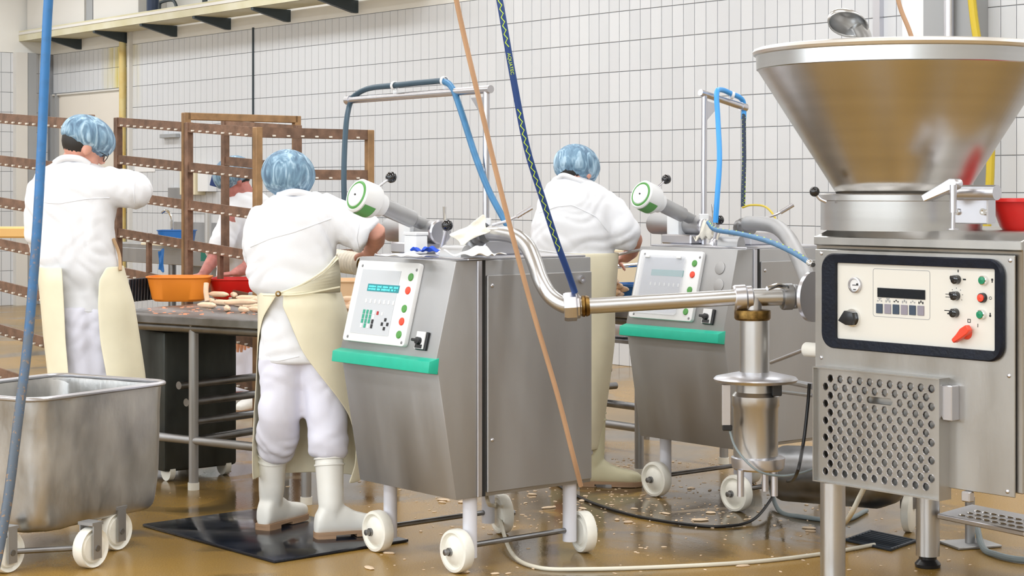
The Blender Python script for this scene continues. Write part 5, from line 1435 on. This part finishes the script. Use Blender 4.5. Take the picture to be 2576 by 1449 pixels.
def hairnet(t, c, f, u, rx, ry, rz, seed=0, dz=.03, dy=-.02, ext=.22):
    f = Vector(f).normalized(); u = Vector(u); u = (u-f*u.dot(f)).normalized(); r = f.cross(u)
    M = Matrix((r, f, u)).transposed(); cc = c+u*dz+f*dy
    mb = MB(); nu, nv = 72, 26; rings = []
    for j in range(nv):
        ph = math.pi*.5-math.pi*(.5+ext)*j/(nv-1)
        ring = []
        for i in range(nu):
            th = 2*math.pi*i/nu
            pl = 1+.022*math.sin(th*13+seed)*max(0, math.cos(ph))**.5*(.3+.7*j/nv)+.012*math.sin(th*29+j*.5+seed*2)
            tuck = 1 if j < nv-4 else 1-.045*(j-nv+5)
            v = Vector((rx*math.cos(ph)*math.cos(th)*pl*tuck, ry*math.cos(ph)*math.sin(th)*pl*tuck, rz*math.sin(ph)))
            ring.append(mb._v(cc+M @ v))
        rings.append(ring)
    mb.skin(rings, True, False)
    me = mb.mesh('hairnet', wmat(t).inverted(), 80); link('hairnet', me, NET, t)
    mb = MB(); mb.sphere(c+u*.026-f*.02, .097, .86, 1.0, .97, M, 20, 14)
    me = mb.mesh('hair', wmat(t).inverted(), 80); link('hair', me, HAIR, t)
def face_bits(t, at, M):
    for sx in (-1, 1):
        mb = MB(); mb.sphere(at(sx*.031, .084, .004), .011, 1, .7, .6, M, 10, 8); me = mb.mesh('eye', wmat(t).inverted()); link('eye', me, HAIR, t)
    mb = MB(); mb.sphere(at(0, .092, -.062), .018, 1.1, .35, .3, M, 10, 6); me = mb.mesh('mouth', wmat(t).inverted()); link('mouth', me, SKINR, t)
from mathutils import noise as mnoise
def folds(me, amp, seed, mode):
    me.update(); nv = [v.normal.copy() for v in me.vertices]
    off = Vector((seed*3.7, seed*1.3, seed*5.1))
    for v, n in zip(me.vertices, nv):
        p = v.co+off
        wv = mnoise.noise(p*5)*.10
        if mode == 'coat':
            a = abs(mnoise.noise(Vector(((p.x+.55*p.z+wv)*13, p.y*6, p.z*3.2))))
            b = abs(mnoise.noise(Vector(((p.x*.35-p.z*.9+wv)*14, p.y*5, p.x*3+7))))
        else:
            a = abs(mnoise.noise(Vector(((p.z+.5*p.x+wv)*13, p.y*5, p.x*4))))
            b = abs(mnoise.noise(Vector(((p.z-.6*p.x+wv)*12, p.y*4, p.x*4+9))))
        w_ = .5+.5*mnoise.noise(p*3.1+Vector((4, 9, 2)))
        h = (a*w_+b*(1-w_))*1.6-.35+.5*mnoise.noise(p*4.5)
        v.co += n*amp*h
    me.update()
from mathutils.bvhtree import BVHTree
def seams(t, coat, lines, m, r=.0028, nm='seam'):
    W_ = wmat(t); me = coat.data
    bv = BVHTree.FromPolygons([W_ @ v.co for v in me.vertices], [p.vertices[:] for p in me.polygons])
    for ln in lines:
        mb = MB(); pts = []
        for a, b in zip(ln[:-1], ln[1:]):
            for k in range(10):
                q = (a[0]+(b[0]-a[0])*k/10, a[1]+(b[1]-a[1])*k/10)
                h = bv.ray_cast(Vector((0, 0, CH)), ray(*q).normalized())
                if h[0] is not None: pts.append(h[0])
        if len(pts) > 3:
            pts = [(pts[max(i-1, 0)]+pts[i]+pts[min(i+1, len(pts)-1)])/3 for i in range(len(pts))]
            mb.tube(pts, r, 6); link(nm, mb.mesh(nm, W_.inverted()), m, t)
COATMODS = [m_remesh(.010), m_smooth(8)]
TRMODS = [m_remesh(.010), m_smooth(6)]
BODYMODS = [m_remesh(.0065), m_smooth(3)]

# ---- worker by the foreground machine (seen from behind)
Z = 7.62
t = thing('person', 'worker in white coat and cream apron on the black mat, working at the foreground machine', 'person', (P(760, 0, Z).x, Z, 0))
f2, u2 = Vector((.45, .85, -.25)), Vector((.05, .2, 1))
hc = P(728, 455, Z+.02)
mb = MB(); at, M = head(mb, hc, f2, u2)
sh = P(720, 530, Z)
mb.tube([hc-Vector((0, .02, .03)), P(735, 500, Z), P(730, 540, Z)], [.052, .055, .07], 14)
mb.tube([P(728, 530, Z), P(725, 600, Z), P(735, 720, Z), P(755, 860, Z)], [.09, .10, .09, .09], 16)
b1 = G(672, 1338); b1.z = .013; b2 = G(815, 1360); b2.z = .013
for a, b, c in ((P(710, 850, Z), P(706, 1030, Z+.05), b1+Vector((.03, .05, .1))), (P(800, 850, Z), P(815, 1030, Z-.02), b2+Vector((.05, .02, .1)))): mb.tube([P(755, 850, Z), a, b, c], [.08, .07, .048, .03], 12)
eR = P(948, 586, Z-.02)
mb.tube([P(815, 545, Z), P(890, 565, Z-.01), P(930, 575, Z-.02), eR, P(945, 605, Z+.04), P(928, 636, Z+.12)], [.055, .045, .042, .042, .040, .026], 14)
hand(mb, P(928, 636, Z+.12), (-.05, .9, -.12), (0, -.2, -1), 1, .6)
mb.tube([P(670, 545, Z), P(655, 610, Z+.1), P(670, 660, Z+.28), P(710, 660, Z+.42)], [.055, .045, .040, .026], 14)
hand(mb, P(700, 660, Z+.42), (.8, .5, 0), (0, -.2, -1), 1, .6, -1)
add_mesh(t, 'body', mb, SKIN, BODYMODS); face_bits(t, at, M); hairnet(t, hc, f2, u2, .108, .120, .105, 1, .025, -.012, .36)
mb = MB()
rows_loft(mb, [(488, 690, 790, .06, .0), (500, 672, 812, .085, 0), (518, 652, 836, .105, 0), (550, 630, 846, .12, 0), (600, 618, 846, .13, 0), (650, 616, 844, .13, 0), (690, 619, 846, .125, 0), (725, 632, 848, .12, 0), (745, 657, 850, .112, 0),
               (780, 660, 848, .105, 0), (850, 656, 862, .11, 0), (912, 652, 872, .115, 0)], Z)
mb.tube(spline([P(800, 535, Z), P(850, 555, Z), P(900, 578, Z-.01), P(930, 597, Z-.015)], 4), [.092, .092, .092, .09, .09, .088, .086, .084, .082, .08, .078, .076, .074], 18)
mb.tube(spline([P(680, 540, Z), P(660, 590, Z+.05), P(655, 635, Z+.12), P(670, 655, Z+.22)], 4), [.085]*5+[.078]*4+[.07]*4, 18)
mb.tube([P(912, 586, Z-.012), P(932, 598, Z-.016)], [.086, .084], 18)
cto = add_mesh(t, 'coat', mb, CLOTH, COATMODS); seams(t, cto, [((628, 622), (680, 600), (740, 584), (800, 562), (838, 548)), ((905, 555), (898, 600), (905, 636)), ((655, 905), (700, 908), (760, 895))], SEAM)
mb = MB(); mb.tube(spline([P(698, 491, Z-.035), P(740, 483, Z-.075), P(786, 492, Z-.04)], 6), .016, 10); add_mesh(t, 'collar', mb, CLOTH, [m_subd(1)])
mb = MB()
mb.tube(spline([P(708, 890, Z), P(708, 960, Z), P(704, 1040, Z), P(698, 1110, Z+.06), P(688, 1145, Z+.10)], 4), [.096]*5+[.092]*4+[.088]*4+[.078]*3+[.062], 20)
mb.tube(spline([P(810, 890, Z), P(815, 960, Z), P(820, 1040, Z-.01), P(826, 1110, Z-.02), P(826, 1148, Z-.02)], 4), [.094]*5+[.090]*4+[.086]*4+[.08]*3+[.064], 20)
mb.tube([P(710, 880, Z), P(808, 880, Z)], .09, 16)
add_mesh(t, 'trousers', mb, TROUS, TRMODS)
boot(t, b1, (.45, .9, 0), P(686, 1143, b1.y-.01), BOOT)
boot(t, b2, (.93, .36, 0), P(828, 1152, b2.y+.05), BOOT)
apron_sheet(t, [(733, 648, 856, .135, 0, -22, -18), (765, 650, 866, .145, 0, -38, -22), (800, 650, 876, .15, .01, -55, -14), (880, 648, 884, .16, .02, -76, 2), (960, 645, 892, .17, .03, -84, 30), (1040, 640, 898, .18, .03, -86, 62), (1110, 638, 902, .19, .03, -86, 72), (1160, 638, 906, .19, .03, -84, 66), (1208, 640, 908, .19, .03, -80, 52)], Z, APRON)
mb = MB(); mb.tube(spline([P(846, 645, Z-.135), P(815, 680, Z-.152), P(760, 715, Z-.155), P(702, 738, Z-.15)], 6), .005, 6); mb.tube(spline([P(662, 742, Z-.14), P(700, 742, Z-.155), P(760, 740, Z-.155), P(855, 722, Z-.10)], 6), .004, 6)
me = mb.mesh('apron_string', wmat(t).inverted()); link('apron_string', me, APRON, t)
mb = MB()
A = [P(848, 640, Z-.02), P(856, 690, Z-.06), P(856, 735, Z-.08)]; B = [P(852, 650, Z-.08), P(790, 703, Z-.148), P(700, 742, Z-.156)]
a_ = [mb._v(p) for p in spline(A, 5)]; b_ = [mb._v(p) for p in spline(B, 5)]
C_ = [mb._v(p) for p in spline([P(857, 700, Z-.05), P(857, 728, Z-.10), P(780, 748, Z-.152)], 5)]
for i in range(10):
    mb.bm.faces.new((a_[i], a_[i+1], b_[i+1], b_[i]))
me = evaluated(mb, 'apron_bib', [m_solid(.004)]); me.transform(wmat(t).inverted()); link('apron_bib', me, APRON, t)
mb = MB(); mb.lathe([(.006, 0), (.012, .001), (.012, .004), (.006, .005)], P(700, 739, Z-.162), (0, -1, 0), 14, closed=True); me = mb.mesh('eyelet', wmat(t).inverted()); link('eyelet', me, BRASS, t)

# ---- worker at the left
Z = 8.3
t = thing('person', 'worker in white coat behind the steel tub, reaching an arm towards the racks', 'person', (P(210, 0, Z).x, Z, 0))
f1, u1 = Vector((.72, .45, -.42)), Vector((.25, .15, 1))
hc = P(212, 372, Z)
mb = MB(); at, M = head(mb, hc, f1, u1)
mb.tube([hc-Vector((.03, 0, .04)), P(188, 402, Z), P(180, 440, Z)], [.054, .058, .07], 14)
mb.tube([P(180, 440, Z), P(180, 540, Z), P(200, 680, Z+.01), P(215, 760, Z+.03)], [.09, .09, .075, .05], 16)
for a, b, c in (((200, 770), (205, 960), (205, 1240)), ((240, 770), (250, 960), (260, 1240))): mb.tube([P(*a, Z+.03), P(*b, Z+.02), P(*c, Z)], [.05, .05, .04], 12)
mb.tube([P(265, 455, Z), P(315, 470, Z), P(338, 478, Z+.02), P(336, 474, Z+.2), P(336, 470, Z+.36)], [.055, .045, .04, .036, .026], 14)
hand(mb, P(336, 470, Z+.36), (.1, 1, .1), (0, 0, -1), 1, .8)
mb.tube([P(120, 470, Z), P(106, 550, Z+.03), P(106, 610, Z+.08), P(125, 640, Z+.28)], [.055, .045, .04, .026], 14)
hand(mb, P(110, 640, Z+.28), (.5, .8, -.1), (0, 0, -1), 1, .6, -1)
add_mesh(t, 'body', mb, SKIN, BODYMODS); face_bits(t, at, M); hairnet(t, hc, f1, u1, .112, .128, .098, 4, .052, -.005)
mb = MB(); r_ = at(0, .09, .004)
for sx in (-1, 1): mb.lathe([(.022, -.002), (.025, 0), (.022, .002)], at(sx*.034, .100, .002), M @ Vector((0, 1, 0)), 18, closed=True)
mb.tube([at(.06, .095, .004), at(.085, .0, .006)], .002, 6); mb.tube([at(-.06, .095, .004), at(-.085, .0, .006)], .002, 6); me = mb.mesh('glasses', wmat(t).inverted()); link('glasses', me, BLACK, t)
mb = MB()
rows_loft(mb, [(398, 148, 222, .06, 0), (410, 128, 246, .085, 0), (430, 98, 276, .105, 0), (470, 78, 288, .125, 0), (530, 78, 287, .13, 0), (600, 90, 288, .13, 0), (650, 98, 298, .13, 0), (680, 104, 303, .115, 0), (730, 120, 305, .10, .02), (790, 128, 308, .10, .02)], Z)
mb.tube(spline([P(258, 462, Z), P(300, 472, Z), P(330, 478, Z+.01), P(340, 478, Z+.08), P(343, 476, Z+.14)], 4), [.088]*5+[.084]*4+[.082]*4+[.078]*4, 18)
mb.tube(spline([P(122, 465, Z), P(108, 530, Z+.02), P(106, 590, Z+.05), P(114, 625, Z+.14)], 4), [.082]*5+[.078]*4+[.068]*4, 18)
cto = add_mesh(t, 'coat', mb, CLOTH, COATMODS); seams(t, cto, [((92, 508), (150, 512), (220, 500), (284, 498)), ((340, 440), (336, 480), (340, 516)), ((166, 786), (200, 780), (245, 786))], SEAM)
mb = MB(); mb.tube(spline([P(136, 412, Z-.06), P(160, 398, Z-.075), P(200, 400, Z-.07), P(226, 416, Z-.05)], 6), .017, 10); add_mesh(t, 'collar', mb, CLOTH, [m_subd(1)])
mb = MB()
mb.tube(spline([P(196, 770, Z), P(200, 860, Z), P(206, 960, Z), P(208, 1150, Z)], 4), [.1]*5+[.09]*4+[.075]*4, 18)
mb.tube(spline([P(248, 770, Z+.02), P(248, 860, Z+.02), P(250, 960, Z+.02), P(256, 1150, Z+.02)], 4), [.1]*5+[.085]*4+[.075]*4, 18)
add_mesh(t, 'trousers', mb, TROUS, TRMODS)
for px in (200, 268):
    g = Vector((P(px, 0, Z).x, Z-.02, .001)); boot(t, g, (.2, 1, 0), g+Vector((0, .06, .36)), BOOT)
apron_sheet(t, [(668, 98, 308, .15, 0, -14, 46), (700, 99, 316, .16, 0, -14, 31), (760, 104, 334, .165, .01, -17, 22), (850, 112, 348, .17, .02, -20, 19), (940, 124, 362, .175, .02, -22, 21), (1050, 130, 372, .18, .02, -23, 22), (1180, 132, 380, .18, .02, -23, 22)], Z, APRON)
mb = MB(); mb.tube(spline([P(285, 600, Z-.05), P(300, 640, Z-.03), P(303, 680, Z-.06)], 5), .008, 6); me = mb.mesh('apron_string', wmat(t).inverted()); link('apron_string', me, mat('strap_tan', (.55, .36, .2), .6), t)

# ---- worker at the farther machine
Z = 8.94
t = thing('person', 'worker in white coat bent over the farther machine, behind the foreground machine', 'person', (P(1440, 0, Z).x, Z, 0))
f3, u3 = Vector((.5, .75, -.4)), Vector((.1, .3, 1))
hc = P(1450, 435, Z+.03)
mb = MB(); at, M = head(mb, hc, f3, u3)
mb.tube([hc-Vector((.02, .0, .04)), P(1442, 465, Z), P(1440, 500, Z)], [.054, .058, .07], 14)
mb.tube([P(1440, 500, Z), P(1440, 560, Z), P(1440, 660, Z), P(1440, 740, Z)], [.10, .11, .11, .10], 16)
for a, b, c in (((1410, 740), (1410, 950), (1415, 1180)), ((1470, 740), (1472, 950), (1480, 1180))): mb.tube([P(*a, Z), P(*b, Z), P(*c, Z)], [.075, .055, .04], 12)
mb.tube([P(1520, 510, Z), P(1562, 560, Z-.03), P(1586, 590, Z-.05), P(1594, 604, Z+.0), P(1588, 634, Z+.12), P(1572, 650, Z+.18)], [.055, .05, .046, .045, .036, .027], 14)
hand(mb, P(1574, 650, Z+.18), (-.8, .4, -.15), (0, .2, -1), 1, .8)
mb.tube([P(1390, 520, Z), P(1375, 590, Z+.06), P(1410, 640, Z+.25), P(1500, 655, Z+.3)], [.055, .05, .045, .027], 14)
hand(mb, P(1505, 655, Z+.3), (1, .1, 0), (0, .1, -1), 1, .8, -1)
add_mesh(t, 'body', mb, SKIN, BODYMODS); face_bits(t, at, M); hairnet(t, hc, f3, u3, .112, .124, .105, 7, .035, -.008, .27)
mb = MB()
rows_loft(mb, [(444, 1398, 1455, .06, 0), (456, 1385, 1490, .085, 0), (474, 1368, 1528, .11, 0), (510, 1350, 1552, .135, 0), (560, 1338, 1552, .145, 0), (610, 1332, 1550, .145, 0), (640, 1338, 1545, .14, 0), (720, 1345, 1535, .13, 0)], Z)
mb.tube(spline([P(1508, 512, Z), P(1546, 548, Z-.02), P(1570, 588, Z-.04), P(1568, 600, Z-.01)], 4), [.09]*5+[.084]*4+[.078]*4, 18)
mb.tube(spline([P(1392, 520, Z), P(1378, 590, Z+.05), P(1385, 630, Z+.15)], 4), [.085]*5+[.08]*4, 18)
cto = add_mesh(t, 'coat', mb, CLOTH, COATMODS); seams(t, cto, [((1350, 538), (1400, 520), (1440, 516), (1500, 545), (1535, 590)), ((1345, 628), (1400, 636), (1480, 638))], SEAM)
mb = MB(); mb.tube(spline([P(1402, 450, Z-.055), P(1418, 441, Z-.07), P(1450, 452, Z-.075), P(1475, 462, Z-.06)], 6), .014, 10); add_mesh(t, 'collar', mb, CLOTH, [m_subd(1)])
mb = MB()
for x in (1412, 1472): mb.tube([P(x, 740, Z), P(x, 950, Z), P(x, 1140, Z)], [.1, .09, .07], 18)
add_mesh(t, 'trousers', mb, TROUS, TRMODS)
g = G(1478, 1222); g.z = .001; boot(t, g, (.85, -.1, 0), Vector((g.x+.03, g.y, .36)), BOOTY, .27)
g = G(1405, 1215); g.z = .001; boot(t, g, (.3, .9, 0), Vector((g.x+.01, g.y+.05, .36)), BOOTY, .27)
apron_sheet(t, [(632, 1334, 1557, .155, 0, -60, -20), (700, 1340, 1552, .155, 0, -62, -25), (770, 1348, 1546, .15, 0, -62, -25), (850, 1350, 1546, .15, 0, -62, -25), (950, 1352, 1534, .15, 0, -62, -25), (1050, 1355, 1520, .15, 0, -62, -25), (1130, 1355, 1506, .14, 0, -62, -25)], Z, APRON)

# ---- worker behind the racks
Z = 12.0
t = thing('person', 'worker in white coat seen through the smoke racks, head bowed to the left', 'person', (P(610, 0, Z).x, Z, 0))
f4, u4 = Vector((-.8, -.25, -.5)), Vector((-.3, 0, 1))
hc = P(592, 455, Z)
mb = MB(); at, M = head(mb, hc, f4, u4)
mb.tube([hc+Vector((.03, 0, -.02)), P(620, 490, Z), P(625, 520, Z)], [.055, .06, .07], 14)
mb.tube([P(625, 520, Z), P(618, 600, Z), P(615, 700, Z), P(620, 760, Z)], [.10, .10, .10, .10], 16)
for a, b, c in (((600, 760), (600, 880), (600, 990)), ((640, 760), (642, 880), (645, 990))): mb.tube([P(*a, Z), P(*b, Z), P(*c, Z)], [.075, .055, .04], 12)
mb.tube([P(590, 540, Z-.1), P(555, 620, Z-.2), P(535, 655, Z-.25), P(510, 692, Z-.4)], [.055, .05, .045, .03], 14)
hand(mb, P(510, 692, Z-.4), (-.9, -.2, -.15), (0, 0, -1), 1, .6)
mb.tube([P(650, 550, Z-.1), P(645, 640, Z-.3), P(620, 675, Z-.4), P(590, 688, Z-.5)], [.055, .05, .045, .03], 14)
hand(mb, P(590, 688, Z-.5), (-.9, -.2, -.1), (0, 0, -1), 1, .6, -1)
add_mesh(t, 'body', mb, SKINR, BODYMODS); face_bits(t, at, M); hairnet(t, hc, f4, u4, .122, .135, .115, 9, .05, -.01)
mb = MB()
rows_loft(mb, [(484, 600, 650, .07, 0), (500, 575, 680, .1, 0), (530, 556, 695, .13, 0), (600, 545, 700, .14, 0), (680, 545, 698, .14, 0), (780, 542, 702, .15, 0)], Z)
mb.tube(spline([P(592, 540, Z-.05), P(560, 615, Z-.17), P(545, 650, Z-.22)], 4), [.09]*5+[.08]*4, 18)
mb.tube(spline([P(655, 550, Z-.05), P(648, 630, Z-.26), P(632, 662, Z-.34)], 4), [.09]*5+[.08]*4, 18)
add_mesh(t, 'coat', mb, CLOTH, COATMODS)
mb = MB()
for x in (600, 645): mb.tube([P(x, 740, Z), P(x, 850, Z), P(x, 985, Z)], [.1, .09, .07], 18)
add_mesh(t, 'trousers', mb, TROUS, TRMODS)
for x in (595, 648):
    g = Vector((P(x, 0, Z).x, Z+.05, .001)); boot(t, g, (-.3, -.9, 0), g+Vector((-.02, -.05, .36)), BOOT)

# ================================================================== SINK COUNTER AND WALL FITTINGS FAR LEFT
CZ = .93
ca, cb = P(302, 0, 17.6), P(520, 0, 16.9)
cc = P(400, 0, 17.4); cc.z = 0
t = thing('sink_counter', 'stainless sink counter against the tiled wall behind the racks', 'counter', cc, ROT)
i_ = Matrix.Translation(cc) @ RM
mb = MB(); mb.box((.15, .35, CZ-.02), (2.3, .75, .05), bev=.006); mb.build('counter_top', STEEL, t)
mb = MB(); mb.box((.15, -.02, CZ-.11), (2.3, .03, .14), bev=.004); mb.build('apron_front', STEEL, t)
mb = MB(); mb.box((.15, .72, CZ+.10), (2.3, .02, .2)); mb.build('splash_back', STEEL, t)
for x in (-.9, .25, 1.2):
    for y in (.0, .65):
        mb = MB(); mb.tube([(x, y, 0), (x, y, CZ-.05)], .032, 12); mb.build('leg', STEELD, t)
mb = MB(); mb.box((.75, .4, .5), (.75, .5, .6), bev=.01); mb.build('under_cabinet', STEEL, t)
def cnt(px, py): return zpl(px, py, CZ+.006)
p = cnt(443, 586)
oval_tub('blue_tub', 'blue plastic tub on the far sink counter', P(445, 590, 17.7)*1, .36, .13, BLUEP, .9, .7)
bpy.data.objects['blue_tub'].location.z = CZ+.006
t = thing('tap', 'chrome swan-neck tap over the far sink', 'tap', Vector((P(418, 0, 18.0).x, 18.0, CZ)))
mb = MB(); mb.tube(spline([P(432, 560, 18), P(432, 550, 18), P(428, 538, 18), P(418, 530, 18), P(407, 536, 18)], 5), .014, 10); mb.build('spout', CHROME, t, True)
p = P(432, 565, 18); mb = MB(); mb.tube([Vector((p.x, p.y, CZ)), p+Vector((0, 0, .03))], .02, 10); mb.build('tap_body', CHROME, t, True)
mb = MB(); mb.box((0, 0, .012), (.42, .2, .024), Matrix.Translation(Vector((P(405, 0, 17.1).x, 17.1, CZ+.006))) @ RM, bev=.004); tag(mb.build('cutting_board', mat('board_ivory', (.85, .77, .6), .6)), 'ivory cutting board on the far counter edge', 'board')
sheet('blue_towel', 'blue cloth hanging below the far sink counter', 'cloth', P(406, 655, 16.95), .05, .2, BLUEP, 0, .01, 9).rotation_euler = (math.pi/2, 0, 0)
def wallthing(name, label, cat, px0, py0, px1_, py1_, d, m, bev=.004):
    x0, z1_ = wallhit(px0, py0); x1, _ = wallhit(px1_, py0); _, z0 = wallhit((px0+px1_)/2, py1_)
    mb = MB(); mb.box((0, 0, 0), (abs(x1-x0), d, abs(z1_-z0)), RM @ Matrix.Translation(((x0+x1)/2, WALLY-.01-d/2, (z0+z1_)/2)), bev=bev)
    return tag(mb.build(name, m), label, cat)
wallthing('soap_dispenser', 'cream dispenser on the tiled wall between the rack posts', 'dispenser', 482, 422, 520, 490, .14, mat('dispenser_cream', (.78, .70, .50), .5))
wallthing('towel_box', 'white paper towel box on the tiled wall beside the cream dispenser', 'dispenser', 523, 425, 548, 482, .12, WHITEP)
wallthing('notice_sheet', 'white notice sheet on the far tiled wall', 'notice', 342, 418, 393, 432, .006, PAPER, 0)
wallthing('steel_splash', 'steel splash panel on the wall behind the sink', 'panel', 434, 472, 470, 505, .05, STEEL)
wallthing('wall_hook', 'short dark handle bar on the tiled wall beside the rack', 'handle', 415, 338, 455, 347, .06, GREYP)
p = P(541, 455, 11.7)
mb = MB(); mb.box((0, 0, 0), (.062, .02, .078), Matrix.Translation(P(542, 455, 12.3)) @ Matrix.Rotation(.25, 4, 'Y'), bev=.003); tag(mb.build('blue_card', mat('card_navy', (.005, .03, .14), .4)), 'dark blue card hanging beside the bowed worker behind the racks', 'card')
t = thing('knife_stand', 'steel knife stand with a green base beside the far worker', 'stand', Vector((P(525, 0, 15.5).x, 15.5, CZ)))
mb = MB(); mb.box((0, 0, -.05), (.12, .1, .1), Matrix.Translation(Vector((P(525, 0, 15.5).x, 15.5, CZ+.02)))); mb.build('base', GREENP, t, True)
mb = MB(); q = P(523, 560, 15.5); mb.tube([Vector((q.x, q.y, CZ)), q+Vector((0, 0, .1))], .03, 10); mb.build('sharpener', STEELP, t, True)
mb = MB(); mb.tube([Vector((q.x, q.y, 0)), Vector((q.x, q.y, CZ-.07))], .03, 10); mb.build('pedestal', STEEL, t, True)
p = P(18, 582, 11.5)
mb = MB(); mb.box((0, 0, 0), (.35, .25, .07), Matrix.Translation(P(12, 584, 11.8)), bev=.01); o = mb.build('orange_crate', mat('crate_orange', (.80, .48, .16), .5)); tag(o, 'flat orange crate on the left smoke rack', 'crate')
